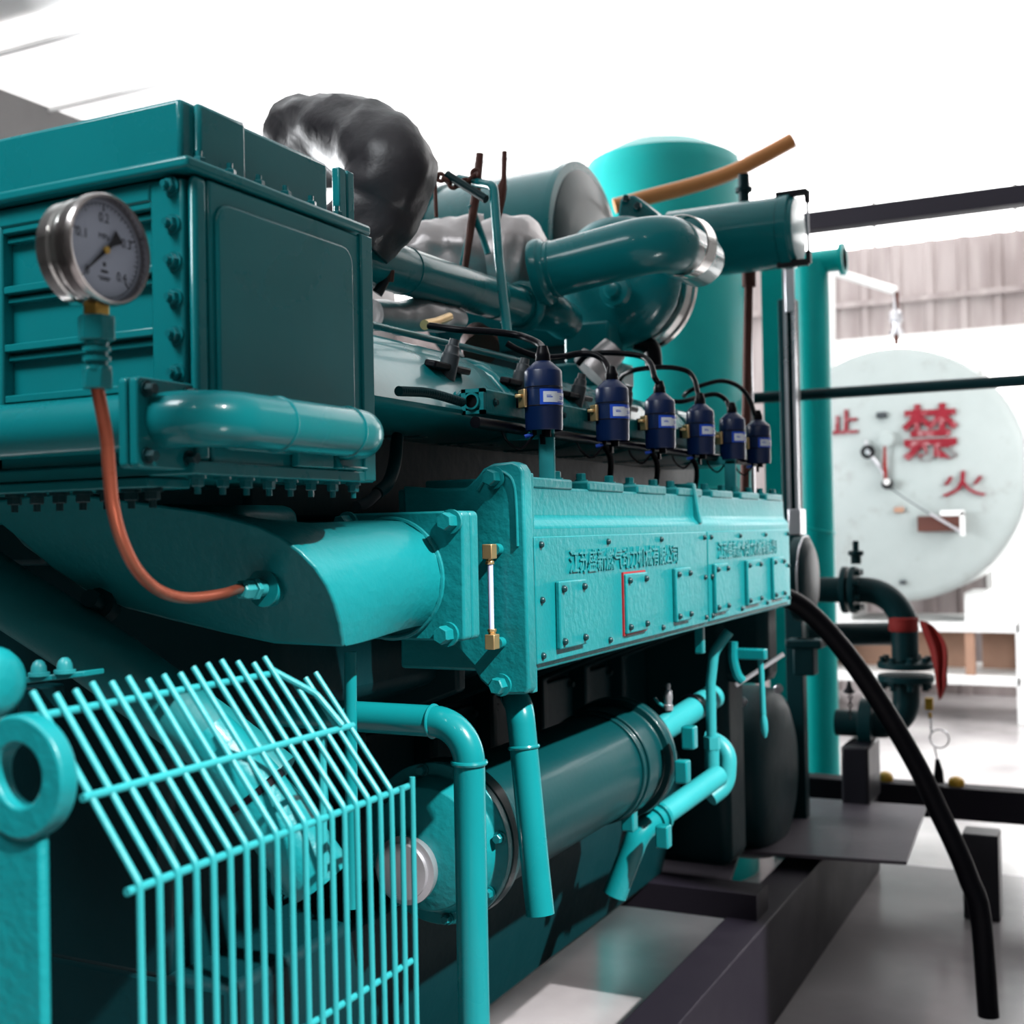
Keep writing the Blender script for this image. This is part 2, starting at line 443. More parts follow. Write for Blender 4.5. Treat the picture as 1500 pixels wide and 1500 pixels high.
# ================================================================ INTERCOOLER BOX
XB, YF, YK = -.85, .984, 1.31          # side plane, front plane, back plane
ZB, ZT = 1.478, 1.776
XF0 = -1.62                            # far left end of the front
box = thing('intercooler_housing', 'tall teal intercooler housing with bolted front frame and smooth side, at upper left', 'intercooler', (XB - .3, (YF + YK) / 2, ZB))
build('core_panel', MB().box((XF0 + .01, YF + .012, ZB), (XB - .004, YK - .012, ZT)), M_teal, box, bevel=.004)
# front frame: stile with the bolt column, a thin upright, top and bottom rails
sx0 = PY(225, 420, YF).x; sx1 = PY(272, 420, YF).x
mb = MB(); mb.box((sx0, YF - .004, ZB), (sx1, YF + .014, ZT - .002)).box((XF0, YF - .004, ZT - .022), (sx0, YF + .014, ZT - .002)).box((XF0, YF - .004, ZB), (sx0, YF + .014, ZB + .02))
lx = PY(8, 500, YF).x
mb.box((lx - .05, YF - .004, ZB), (lx, YF + .014, ZT))
build('front_frame', mb, M_teal, box, bevel=.003)
mb = MB(); mb.box((sx1 + .003, YF - .001, ZB), (XB, YF + .02, ZT))
build('corner_post', mb, M_teal, box, bevel=.007, seg=3)
for yl in (330, 418, 503, 578):
    z = PY(10, yl + 6, YF).z
    mb = MB(); mb.box((lx, YF - .002, z - .006), (sx0, YF + .013, z + .003)).box((lx, YF + .004, z - .016), (sx0, YF + .013, z - .009))
    build('rib', mb, M_teal, box, bevel=.0015)
bolts(box, [PY(px, py, YF - .004) for px, py in ((252, 273), (254, 328), (256, 383), (257, 437), (259, 491), (261, 547), (263, 603))], -EY, .0075, .012, M_bolt, style='nut')
# side cover: outer rim and a raised, round-cornered panel
cy, cz = (YF + YK) / 2, (ZB + ZT) / 2
mb = MB(); mb.box((XB - .008, YF + .0215, ZB - .004), (XB, YK - .004, ZT))
build('side_cover', mb, M_teal, box, bevel=.003)
mb = MB(); mb.plate((XB - .002, cy - .006, cz - .004), EX, (YK - YF) - .07, (ZT - ZB) - .035, .007, .022)
build('side_panel', mb, M_teal, box, bevel=.005, seg=4)
mb = MB(); mb.box((XB - .004, YK - .022, ZB - .012), (XB + .004, YK + .004, ZT + .002))
build('back_rim', mb, M_teal, box, bevel=.002)
# bottom flange with studs hanging from it
mb = MB(); mb.box((XF0, YF - .012, ZB - .014), (XB + .003, YK, ZB)); mb.box((XF0, YF - .016, ZB - .026), (XB - .055, YF + .05, ZB - .015))
build('bottom_flange', mb, M_teal, box, bevel=.002)
pts = [V3((x, YF + .002, ZB - .026)) for x in (-1.12, -1.085, -1.05, -1.015, -.98, -.945, -.915)]
bolts(box, pts, -EZ, .008, .017, M_darkbolt, style='nut')
bolts(box, [V3((XB - .012, y, ZB - .014)) for y in (.995, 1.035, 1.075, 1.115, 1.155, 1.195, 1.24, 1.285)], -EZ, .007, .016, M_bolt, style='nut')
# lid
mb = MB(); mb.box((XF0, YF - .016, ZT + .003), (XB + .004, YK + .002, ZT + .016))
build('lid_flange', mb, M_teal, box, bevel=.004, seg=3)
bolts(box, [V3((XB - .016, y, ZT + .016)) for y in (1.01, 1.06, 1.11, 1.16, 1.21, 1.265)], EZ, .007, .014, M_bolt, style='nut')
ux, uy0, uy1 = XB - .034, YF + .018, PX(481, 300, XB - .034).y
mb = MB(); mb.box((XF0, uy0, ZT + .016), (ux, uy1, ZT + .092)); mb.box((ux - .002, uy0 + .02, ZT + .016), (ux + .008, uy0 + .1, ZT + .092))
build('header_tank', mb, M_teal, box, bevel=.005)
mb = MB()
for x in (497, 509):
    p = PX(x, 300, XB - .05); mb.box((p.x - .006, p.y - .008, ZT + .012), (p.x + .006, p.y + .008, ZT + .10))
build('bracket', mb, M_teal, box, bevel=.002)
# mounting bracket low on the side
mb = MB(); mb.box((XB, 1.14, ZB), (XB + .012, 1.21, ZB + .035)).box((XB, 1.225, ZB), (XB + .018, 1.275, ZB + .004))
mb.prism([(XB, 1.215, ZB), (XB + .02, 1.215, ZB), (XB, 1.215, ZB + .03)], (0, .006, 0))
build('side_bracket', mb, M_teal, box, bevel=.002)
bolts(box, [V3((XB + .002, 1.235, ZB + .024))], EX, .008, .014, M_bolt, style='nut')

# ================================================================ COOLANT PIPE AROUND THE BOX CORNER
rc = .0285
zc = PY(100, 626, .94).z
cp = thing('coolant_pipe', 'teal coolant pipe with flange bending round the corner of the intercooler housing', 'pipe', (-.95, .94, zc))
xf = PY(226, 625, .94).x
build('straight_pipe', MB().cyl((-1.6, .942, zc), (xf, .942, zc), rc * 1.04, seg=32), M_teal, cp)
mb = MB(); mb.plate((xf - .012, .945, zc - .004), EX, .085, .09, .011, .006)
build('flange', mb, M_teal, cp, bevel=.002)
mb = MB(); mb.plate((xf + .002, .945, zc - .004), EX, .085, .09, .011, .006)
build('flange', mb, M_teal, cp, bevel=.002)
bolts(cp, [V3((xf + .013, .945 + a, zc - .004 + b)) for a in (-.03, .03) for b in (-.033, .033)], EX, .006, .012, M_darkbolt)
XE = -.797
path = fillet([(xf + .01, .942, zc), (XE, .942, zc), (XE, 1.235, zc), (XB - .02, 1.235, zc)], .045, 12)
build('elbow_pipe', MB().tube(path, rc, 32), M_teal, cp)
for y in (1.045, 1.175):
    build('weld_seam', MB().torus((XE, y, zc), EY, rc, .0018, 40, 8), M_teal, cp)

# ================================================================ PRESSURE GAUGE
gx = -.806; gc = PX(158, 366, gx); R = .049
g = thing('pressure_gauge', 'round stainless pressure gauge with white dial on a brass stem', 'gauge', (gx - .03, gc.y, gc.z - .09))
build('case', MB().lathe(gc - EX * .042, EX, [(0, R * .55), (0, R * .90), (.004, R * .965), (.016, R * .97), (.018, R * .94), (.020, R * .94), (.022, R * .985), (.029, R * .985), (.031, R * .97)], 64), M_steel, g, angle=28)
build('bezel', MB().lathe(gc, EX, [(-.014, R * .99), (-.007, R * 1.0), (-.002, R * 1.03), (.003, R * 1.02), (.005, R * .985), (.0045, R * .94), (-.006, R * .925)], 64, cap=False), M_bezel, g, angle=50)
dial = build('dial', MB().lathe(gc - EX * .0065, EX, [(0, R * .92), (.002, R * .92)], 64), M_dial, g)
# graduations: zero at lower left, clockwise to 0.4 at lower right
def dv(deg): a = math.radians(deg); return EY * math.cos(a) + EZ * math.sin(a)
mb = MB()
for k in range(41):
    a = 225 - k * 6.75; d = dv(a); t = d.cross(EX); big = k % 10 == 0; mid = k % 5 == 0
    l = .007 if big else (.005 if mid else .003)
    mb.obox(gc - EX * .0043 + d * (R * .86 - l / 2), EX, d, t, .0004, l, .0011 if big else .0006)
build('scale_marks', mb, M_ink, dial)
mb = MB(); mb.torus(gc - EX * .0043, EX, R * .86, .0003, 64, 6)
build('scale_ring', mb, M_ink, dial)
for s, a in (('0', 225), ('0.1', 157.5), ('0.2', 90), ('0.3', 22.5), ('0.4', -45)):
    hgt = .0085; wdt = hgt * (.55 if len(s) == 1 else 1.4); c = gc - EX * .0043 + dv(a) * R * .60
    text_part('lettering', s, 1, 0.0, M_ink, dial, c - EY * wdt / 2 - EZ * hgt / 2 + EX * .0002, EY, EZ, (wdt, hgt))
for dz, wdt, hgt in ((-.0125, .003, .0035), (-.019, .008, .0022), (-.0245, .014, .0009), (-.0265, .011, .0009)):      # print too small to read
    build('print_line', MB().box(gc + V3((-.0045, -wdt / 2, dz - hgt / 2)), gc + V3((-.0041, wdt / 2, dz + hgt / 2))), M_ink, dial)
for s, dz, wdt, hgt in (('MPa', .0125, .0125, .005),):
    text_part('lettering', s, 1, 0.0, M_ink, dial, gc - EX * .0041 - EY * wdt / 2 + EZ * (dz - hgt / 2), EY, EZ, (wdt, hgt))
nd = dv(222); nt_ = nd.cross(EX)
mb = MB(); o = gc - EX * .0025
mb.prism([o + nd * R * .72 + nt_ * .0004, o + nd * R * .72 - nt_ * .0004, o + nd * .004 - nt_ * .0018, o - nd * .010 - nt_ * .0022, o - nd * .0225 - nt_ * .0065, o - nd * .0225 + nt_ * .0065, o - nd * .010 + nt_ * .0022, o + nd * .004 + nt_ * .0018], EX * .0008)
build('needle', mb, M_ink, g)
build('needle_hub', MB().cyl(o, o + EX * .0022, .0034, seg=20), M_brass, g)
# stem and couplings under the case
sx_ = gx - .015; sy_ = gc.y
z1 = gc.z - R * .95
mb = MB(); mb.obox((sx_, sy_, z1 - .010), EX, EY, EZ, .0165, .0165, .026)
build('brass_stem', mb, M_brass, g, bevel=.0015, label='brass square stem')
za = PX(150, 465, sx_).z; zb_ = PX(150, 501, sx_).z; zc_ = PX(150, 545, sx_).z; zd_ = PX(152, 576, sx_).z
build('coupling', MB().lathe((sx_, sy_, za), -EZ, [(0, .0165), (za - zb_, .0165)], 6).lathe((sx_, sy_, zb_), -EZ, [(0, .0115), (.006, .0095), (zb_ - zc_, .0095)], 20), M_teal, g, bevel=.001)
mb = MB()
for k in range(3): mb.lathe((sx_, sy_, zb_ - .006 - k * .0085), -EZ, [(0, .0125), (.004, .0125)], 20)
build('thread', mb, M_teal, g)
build('compression_nut', MB().lathe((sx_, sy_, zc_ + .003), -EZ, [(0, .0135), (zc_ - zd_, .0135)], 6), M_teal, g, bevel=.001)
# copper line down to the intake elbow
YP = 1.209
FN = V3((0, -.905, -.425)); FC = V3((-1, YP, 1.335))      # the flat front leans downwards
def PF(x, y): return PP(x, y, FC, FN)
pf = PF(392, 861)
yn = pf.y - .052
tp = [V3((sx_, sy_, zd_ + .004)), V3((sx_ + .0005, sy_ + .004, PX(156, 660, sx_).z))] + [None]
q = lambda x, y, X: PX(x, y, X)
tp = [V3((sx_, sy_, zd_ + .004)), q(156, 640, -.823), q(160, 690, -.825), q(166, 745, -.83), q(180, 795, -.838), q(203, 838, -.851), q(235, 866, -.87), q(275, 876, -.888), q(325, 870, -.905), V3((pf.x, yn, pf.z + .002)), V3((pf.x, yn + .02, pf.z))]
ct = build('copper_tube', MB().tube(smooth_path(tp, 10), .0060, 16), M_copper, cat='tube', label='bent copper tube running from the gauge down to the dark intake elbow')

# ================================================================ INTAKE ELBOW
el = thing('intake_elbow', 'large teal intake elbow with dark flat front and bright rounded side, under the intercooler housing', 'duct', (-.95, 1.35, 1.26))
FP = [(502, 948), (499, 915), (491, 885), (480, 858), (463, 832), (440, 808), (410, 786), (378, 770), (345, 761), (300, 750)]
right_prof = [PF(x, y) for x, y in FP]
xl = -1.02
bx = [PF(400, 943), PF(330, 928)]
sec0 = right_prof + [right_prof[-1] + V3((xl - right_prof[-1].x, 0, 0)), V3((xl, YP, 1.335)), bx[1] + V3((xl - bx[1].x, 0, 0))] + [bx[1], bx[0]]
FY = 1.455
cc = V3((-.915, FY, 1.336)); rF = .083
def sec_lerp(t):
    out = []
    for p in sec0:
        d = V3((p.x - cc.x, 0, p.z - cc.z)); e = d.normalized() * rF
        q0 = V3((p.x, 0, p.z)); q1 = V3((cc.x + e.x, 0, cc.z + e.z)); s = t * t * (3 - 2 * t)
        r_ = q0.lerp(q1, s); out.append(V3((r_.x, p.y + (FY - p.y) * t, r_.z)))
    return out
mb = MB(); mb.loft([sec_lerp(.03 + .97 * k / 10) for k in range(11)], cap=False)
build('duct_body', mb, M_cast, el, bevel=.004, seg=3, angle=50)
LP = [(0, 768), (30, 792), (75, 832), (130, 868), (185, 892), (250, 909), (330, 928), (400, 943), (502, 948)]
plate = [PF(x, y) for x, y in LP] + right_prof[1:] + [PF(200, 735), PF(100, 722), PF(40, 726), PF(-60, 740), PF(-200, 800), PF(-120, 790)]
back = []
ctr = V3((-1.12, YP, 1.36))
mb = MB()
mb.prism([p - EY * .0 for p in plate], EY * .012)
build('front_face', mb, M_cast, el, bevel=.004, seg=3)
# left arm of the elbow, going away behind the housing
arm = [V3((-1.02, 0, 1.275)), V3((-1.02, 0, 1.44)), V3((-1.3, 0, 1.45)), V3((-1.48, 0, 1.44)), V3((-1.42, 0, 1.39)), V3((-1.28, 0, 1.315)), V3((-1.15, 0, 1.288))]
mb = MB(); mb.prism([p + EY * (YP + .045) for p in arm], EY * .14)
build('duct_arm', mb, M_cast, el, bevel=.02, seg=4)
build('fitting_pad', MB().cyl((pf.x, pf.y - .010, pf.z), (pf.x, pf.y + .004, pf.z), .024, seg=32), M_teal, el, bevel=.001)
build('tube_nut', MB().lathe((pf.x, yn, pf.z), EY, [(0, .0095), (.004, .0125), (.018, .0125)], 6).lathe((pf.x, yn + .02, pf.z), EY, [(0, .0145), (.008, .0145)], 6).cyl((pf.x, yn + .026, pf.z), (pf.x, pf.y - .005, pf.z), .010), M_wire, el, bevel=.0008, label='pale hexagonal tube nut')
# square flange pair
zf = (PX(690, 748, -.80).z + PX(690, 938, -.80).z) / 2; hf = PX(690, 748, -.80).z - PX(690, 938, -.80).z
fx1 = -.80; fw = .205
for y0, t in ((FY, .022), (FY + .024, .022)):
    mb = MB(); mb.plate((fx1 - fw / 2, y0 + t, zf), -EY, fw, hf, t, .008)
    build('flange', mb, M_cast, el, bevel=.003)
bolts(el, [PY(662, 764, FY), PY(657, 929, FY)], -EY, .0125, .024, M_cast)
bolts(el, [V3((fx1 - fw + .02, FY, zf + a)) for a in (-.075, .075)], -EY, .0125, .024, M_cast)
build('weld_seam', MB().torus((cc.x, FY - .002, cc.z), EY, rF, .004, 48, 8), M_cast, el)

# ================================================================ LONG MANIFOLD COVER
XC = -.80; Y0, Y1 = 1.66, 3.285
mc = thing('manifold_cover', 'long teal cast manifold cover with raised lettering and six small access plates', 'engine cover', (-.9, 2.4, 1.185))
ztop, zled, zbot = PX(790, 712, -.81).z, PX(800, 770, XC).z, PX(790, 983, XC).z
prof = [V3((XC, Y0, zbot)), V3((XC, Y0, zled)), V3((XC - .012, Y0, zled + .012)), V3((XC - .014, Y0, ztop)), V3((-1.03, Y0, ztop)), V3((-1.03, Y0, zbot))]
mb = MB(); mb.prism(prof, EY * (Y1 - Y0)); build('body', mb, M_cast, mc, bevel=.005, seg=3)
# vertical rib between the two halves and end lip
ym = PX(1031, 800, XC).y
mb = MB(); mb.prism([V3((XC - .014, 0, zled)), V3((XC + .004, 0, zled)), V3((XC - .010, 0, ztop + .025)), V3((XC - .06, 0, ztop + .025)), V3((XC - .06, 0, zled))], EY * .018)
for v in mb.bm.verts: v.co.y += ym - .03
build('rib', mb, M_cast, mc, bevel=.004)
# top lugs with bolts
for k in range(7):
    ya = Y0 + .035 + k * .235
    mb = MB(); mb.box((-1.0, ya, ztop - .004), (XC - .012, ya + .165, ztop + .014)); build('top_lug', mb, M_cast, mc, bevel=.004)
    bolts(mc, [V3((XC - .035, ya + .018, ztop + .014)), V3((XC - .035, ya + .148, ztop + .014))], EZ, .009, .014, M_cast)
# end plate facing the camera
YE = 1.640
EP = [(590, 712), (640, 716), (682, 715), (697, 700), (708, 686), (722, 679), (750, 676), (760, 680), (766, 690), (775, 1008), (770, 1017), (738, 1018), (718, 1010), (703, 996), (692, 975), (668, 948), (600, 900)]
mb = MB(); mb.prism([PY(x, y, YE - .012) for x, y in EP], EY * .03); build('end_plate', mb, M_cast, mc, bevel=.004, seg=3)
EP2 = [(600, 730), (690, 728), (706, 706), (725, 697), (745, 696), (754, 704), (764, 1000), (745, 1002), (722, 992), (706, 965), (690, 935), (600, 890)]
c_ = V3((-.9, YE, 1.33))
EP3 = [(772, 694), (780, 1012), (776, 1020)]
mb = MB(); mb.box((XC - .004, YE + .02, zbot - .03), (XC + .004, YE + .036, ztop + .018)); build('gasket_strip', mb, M_cast, mc, bevel=.002)
bolts(mc, [PY(725, 700, YE - .012), PY(735, 1003, YE - .012)], -EY, .0125, .022, M_cast)
# arch bead round the upper bolt
mb = MB(); mb.tube(smooth_path([PY(700, 718, YE - .013), PY(712, 700, YE - .013), PY(728, 691, YE - .013), PY(742, 694, YE - .013), PY(752, 708, YE - .013), PY(756, 740, YE - .013), PY(758, 800, YE - .013)], 6), .0025, 8); build('casting_bead', mb, M_cast, mc)
# two bolted side panels
XP = -.792
def panel(ya, yb, pz0, pz1, nm):
    p = MB().box((XC - .002, ya, pz0), (XP, yb, pz1)); o = build('side_panel', p, M_cast, mc, bevel=.002)
    n = 4; pts = []
    for k in range(n): pts += [V3((XP, ya + .02 + (yb - ya - .04) * k / (n - 1), pz1 - .012)), V3((XP, ya + .02 + (yb - ya - .04) * k / (n - 1), pz0 + .012))]
    pts += [V3((XP, ya + .02, (pz0 + pz1) / 2)), V3((XP, yb - .02, (pz0 + pz1) / 2))]
    bolts(o, pts, EX, .0055, .008, M_darkbolt, name='screw', style='dome', washer=False)
    return o
pz0, pz1 = PX(800, 971, XP).z, PX(800, 786, XP).z
pA = panel(PX(785, 880, XP).y, ym - .004, pz0, pz1, 'a'); pB = panel(ym + .004, PX(1157, 830, XP).y, pz0, pz1, 'b')
XA = -.783
for i, (xa, xb) in enumerate(((820, 859), (918, 949), (991, 1013), (1049, 1068), (1096, 1116), (1134, 1150))):
    ya, yb = PX(xa, 850, XA).y, PX(xb, 850, XA).y; za_, zb2 = 1.2125, 1.319
    ap = build('access_plate', MB().box((XP, ya, za_), (XA, yb, zb2)), M_cast, mc, bevel=.0025)
    bolts(ap, [V3((XA, y, z)) for y in (ya + .012, yb - .012) for z in (za_ + .012, zb2 - .012)], EX, .006, .009, M_darkbolt, name='screw', style='dome', washer=False)
    if i == 1: build('gasket', MB().box((XP, ya - .0025, za_ - .003), (XP + .0035, yb + .0025, zb2 + .003)), M_redgasket, ap, label='red sealant edge')
tz0, tz1 = 1.328, 1.367
ty0, ty1 = PX(833, 830, XP).y, PX(992, 810, XP).y
text_part('raised_lettering', '江苏盛新燃气动力机械有限公司', 1, .05, M_cast, mc, (XP + .0005, ty0, tz0), EY, EZ, (ty1 - ty0, tz1 - tz0), bold=.012, label='raised company name')
ty0, ty1 = PX(1051, 800, XP).y, PX(1136, 790, XP).y
text_part('raised_lettering', '江苏盛新燃气动力机械有限公司', 1, .05, M_cast, mc, (XP + .0005, ty0, tz0), EY, EZ, (ty1 - ty0, tz1 - tz0), bold=.012, label='raised company name')
for o in list(bpy.data.objects):
    if o.name.startswith('raised_lettering'):
        k = .0028
        xs = [v.co.x for v in o.data.vertices]; m0, m1 = min(xs), max(xs); base = XP - ORG[mc.name].x
        for v in o.data.vertices: v.co.x = base + (-.0005 if v.co.x < (m0 + m1) / 2 else k)

# sight tube on the end plate
sg = thing('level_gauge', 'clear level tube between two brass fittings on the manifold end plate', 'gauge', (-.84, YE - .03, 1.2))
yg = YE - .034
pt, pb = PY(717, 808, yg), PY(721, 940, yg)
tu0, tu1 = PY(718, 822, yg), PY(720, 928, yg)
build('tube', MB().cyl(tu1, tu0, .0042, seg=16), M_clear, sg)
for p, s in ((pt, 1), (pb, -1)):
    c0 = MB().obox(p, EX, EY, EZ, .016, .018, .022); build('brass_elbow', c0, M_brassraw, sg, bevel=.0012)
    build('brass_nut', MB().lathe(p - EZ * s * .011, -EZ * s, [(0, .0055), (.003, .0055), (.004, .0068), (.008, .0068)], 6), M_brassraw, sg, bevel=.0005)
    build('nipple', MB().cyl(p + V3((.004, .008, .003 * s)), p + V3((.004, .026, .003 * s)), .0085, seg=20), M_cast, sg)
# ================================================================ ENGINE BLOCK (dark mass behind and below the cover)
blk = thing('engine_block', 'dark teal crankcase of the engine behind and below the manifold cover', 'engine block', (-1.5, 2.5, .35))
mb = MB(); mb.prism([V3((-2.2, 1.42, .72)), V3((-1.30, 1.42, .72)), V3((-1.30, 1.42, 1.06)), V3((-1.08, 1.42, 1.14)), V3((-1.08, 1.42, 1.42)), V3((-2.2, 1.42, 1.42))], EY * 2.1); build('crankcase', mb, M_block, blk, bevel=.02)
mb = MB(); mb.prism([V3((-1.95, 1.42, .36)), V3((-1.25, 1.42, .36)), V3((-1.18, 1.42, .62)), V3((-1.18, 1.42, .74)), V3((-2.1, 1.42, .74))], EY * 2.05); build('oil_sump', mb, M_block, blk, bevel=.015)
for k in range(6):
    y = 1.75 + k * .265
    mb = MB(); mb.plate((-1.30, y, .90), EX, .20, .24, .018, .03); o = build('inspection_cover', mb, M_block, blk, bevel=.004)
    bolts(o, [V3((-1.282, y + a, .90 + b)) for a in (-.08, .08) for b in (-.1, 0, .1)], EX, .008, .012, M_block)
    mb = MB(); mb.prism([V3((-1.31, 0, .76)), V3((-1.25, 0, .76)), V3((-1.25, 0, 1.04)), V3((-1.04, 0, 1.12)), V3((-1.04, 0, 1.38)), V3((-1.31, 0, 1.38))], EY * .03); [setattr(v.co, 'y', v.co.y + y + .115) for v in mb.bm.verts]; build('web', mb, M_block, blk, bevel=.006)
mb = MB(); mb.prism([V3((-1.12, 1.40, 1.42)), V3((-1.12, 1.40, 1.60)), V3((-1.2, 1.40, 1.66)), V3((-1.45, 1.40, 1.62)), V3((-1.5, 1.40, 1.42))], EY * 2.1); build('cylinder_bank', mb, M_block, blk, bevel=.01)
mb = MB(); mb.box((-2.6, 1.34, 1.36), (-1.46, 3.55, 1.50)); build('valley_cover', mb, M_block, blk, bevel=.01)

# ================================================================ CYLINDER HEADS
HY = [1.80 + .265 * k for k in range(6)]
ordn = ['nearest', 'second', 'third', 'fourth', 'fifth', 'farthest']
def head(y, k):
    h = thing('cylinder_head', '%s rounded teal cylinder head counted from the intercooler housing, below the thin fuel pipe' % ordn[k] if k else 'nearest rounded teal cylinder head beside the intercooler housing, under the black cable', 'cylinder head', (-1.05, y, 1.46), 'cylinder heads along the engine bank')
    w = .238
    pr = [(-.945, 1.572), (-.925, 1.582), (-.925, 1.592), (-.935, 1.605), (-1.0, 1.683), (-1.03, 1.702), (-1.09, 1.708), (-1.30, 1.70), (-1.30, 1.56), (-1.0, 1.56)]
    near = .30 if k == 0 else 0   # the nearest head runs on behind the housing
    mb = MB(); mb.prism([V3((x, y - w / 2 - near, z)) for x, z in pr], EY * (w + near)); build('body', mb, M_teal, h, bevel=.018, seg=4)
    pr = [(-.99, 1.655), (-1.025, 1.703), (-1.07, 1.720), (-1.11, 1.724), (-1.28, 1.724), (-1.28, 1.69), (-1.1, 1.69)]
    mb = MB(); mb.prism([V3((x, y - w * .42 - near, z)) for x, z in pr], EY * (w * .84 + near)); build('rocker_cover', mb, M_teal, h, bevel=.012, seg=4)
    bolts(h, [V3((-.950, y + a, 1.612)) for a in (-.09, .09)], V3((.82, 0, .57)), .009, .014, M_bolt, style='nut')
for k, y in enumerate(HY): head(y, k)

# spark plug boots with T-shaped clamps
for k, y in enumerate(HY):
    c = V3((-.978, y - .06, 1.668)); d = V3((.22, .10, .97)).normalized()
    t = thing('spark_plug_boot', ('grey spark plug boot with black clamp on the %s cylinder head' % ordn[k]), 'plug boot', c, 'spark plug boots on the heads')
    mb = MB(); mb.lathe(c - d * .02, d, [(0, .0155), (.042, .0150), (.045, .0125), (.056, .0115), (.058, .009), (.068, .008)], 20); build('boot', mb, M_boot, t)
    mb = MB(); mb.obox(c + d * .001, d.cross(EY).normalized(), EY, d, .022, .12, .012); build('clamp', mb, M_black, t, bevel=.003)

# ================================================================ COIL RAIL
rl = thing('coil_rail', 'square teal rail with open round end carrying the row of blue coils', 'rail', (-.905, 2.4, 1.57))
ry0, ry1 = PX(676, 585, -.925).y, 3.33
rx0, rx1 = -.928, -.888; rz = 1.6045; rz0, rz1 = rz - .020, rz + .020
mb = MB(); mb.box((rx0, ry0 + .012, rz0), (rx1, ry1, rz1)); build('beam', mb, M_cast, rl, bevel=.003)
mb = MB(); mb.lathe(((rx0 + rx1) / 2, ry0, rz), EY, [(0, .0105), (0, .0135), (.012, .0145)], 28, cap=False)
build('end_collar', mb, M_cast, rl)
mb = MB(); mb.box((rx0, ry0 + .004, rz0), (rx0 + .008, ry0 + .013, rz1)).box((rx1 - .008, ry0 + .004, rz0), (rx1, ry0 + .013, rz1)).box((rx0, ry0 + .004, rz1 - .006), (rx1, ry0 + .013, rz1)).box((rx0, ry0 + .004, rz0), (rx1, ry0 + .013, rz0 + .006)); build('end_plate', mb, M_cast, rl)
mb = MB(); mb.cyl(((rx0 + rx1) / 2, ry0 + .008, rz), ((rx0 + rx1) / 2, ry0 + .0125, rz), .0145, seg=24); build('hole_shade_disc', mb, M_black, rl, label='black disc for the shade inside the round end')  # black disc in place of the shade inside the hollow end
bolts(rl, [V3((rx1, 1.80 + .265 * k - .07, rz)) for k in range(6)], EX, .005, .006, M_darkbolt)
for k in (0, 4):
    y = 1.825 + .265 * k
    mb = MB(); mb.box((-.856, y - .004, ztop + .012), (-.828, y + .004, 1.56)); mb.box((-.915, y - .004, 1.55), (-.828, y + .004, 1.570)); build('post', mb, M_wire, rl, bevel=.002)
build('wiring_hose', MB().tube([(-.885, ry0 - .03, 1.568), (-.88, 2.0, 1.566), (-.88, 3.3, 1.57)], .0095, 12), M_black, cat='hose', label='straight black wiring hose running under the square coil rail')

# ================================================================ IGNITION COILS
CX, CY0, CZ, CR = -.8405, 1.8127, 1.6145, .0318
proto = thing('ignition_coil', 'nearest and largest blue ignition coil, above the flat teal post', 'ignition coil', (CX, CY0, CZ - .055), 'blue ignition coils on the rail')
o = V3((CX, CY0, CZ))
zt_ = PX(797, 543, CX).z; zb2 = PX(797, 631, CX).z
hh = zt_ - zb2
build('body', MB().lathe((CX, CY0, zb2), EZ, [(0, CR * .93), (.003, CR * .97), (hh * .36, CR * .985), (hh * .37, CR * 1.0), (hh * .385, CR * 1.0), (hh * .39, CR * .975), (hh * .675, CR * .975), (hh * .68, CR * 1.0), (hh * .695, CR * 1.0), (hh * .70, CR * .985), (hh - .003, CR * .975), (hh, CR * .93), (hh + .012, CR * .52), (hh + .016, CR * .34), (hh + .016, 0)], 48, cap=False), M_coil, proto, angle=30)
build('boot', MB().lathe((CX, CY0, zt_ + .012), EZ, [(0, .0115), (.004, .0128), (.010, .0118), (.013, .0125), (.018, .0105), (.028, .0078), (.030, .0001)], 24), M_black, proto)
def wrap(r, z0, z1, a0, a1, t=.0006, n=14):
    mb = MB(); q = []
    for k in range(n + 1):
        a = math.radians(a0 + (a1 - a0) * k / n); d = V3((math.cos(a), math.sin(a), 0))
        q.append((d * r, d * (r + t)))
    A = [V3((CX, CY0, 0)) + p[1] for p in q] + [V3((CX, CY0, 0)) + p[0] for p in q[::-1]]
    for p in A: p.z = z0
    mb.prism(A, (0, 0, z1 - z0)); return mb
la0, la1 = -76, 52
lz0, lz1 = zb2 + hh * .40, zb2 + hh * .665
lab = build('label', wrap(CR * .98, lz0, lz1, la0, la1), M_blue, proto, angle=60, label='white label with a blue border')
build('label_field', wrap(CR * .98 + .0005, lz0 + hh * .045, lz1 - hh * .045, la0 + 10, la1 - 4), M_label, lab, angle=60)
def onlabel(p0):
    def f(p):
        a = math.radians(p.y); r = CR * .98 + .0012 + p.x
        return V3((CX + r * math.cos(a), CY0 + r * math.sin(a), p.z))
    return f
for a0_, a1_, f0, f1 in ((-22, 40, .76, .82), (-20, 38, .19, .23), (-56, -38, .46, .52), (-56, -42, .56, .60)):     # rows of print too small to read
    build('print_line', wrap(CR * .98 + .0009, lz0 + (lz1 - lz0) * f0, lz0 + (lz1 - lz0) * f1, a0_, a1_, t=.0003), M_blue, lab, angle=60)
for s, a, w_, z, h_ in (('alt', -12, 36, .26, .5),):
    text_part('lettering', s, 1, 0, M_blue, lab, V3((0, a, lz0 + (lz1 - lz0) * (.16 + .68 * z))), EY, EZ, (w_, (lz1 - lz0) * .68 * h_), warp=onlabel(0))
mb = MB(); mb.box((rx1 - .002, CY0 - .006, CZ - .012), (CX - CR * .9, CY0 + .014, CZ + .012)); mb.torus((CX, CY0, CZ + hh * .18), EZ, CR * .985, .0012, 40, 6); mb.torus((CX, CY0, CZ - hh * .13), EZ, CR * .985, .0012, 40, 6)
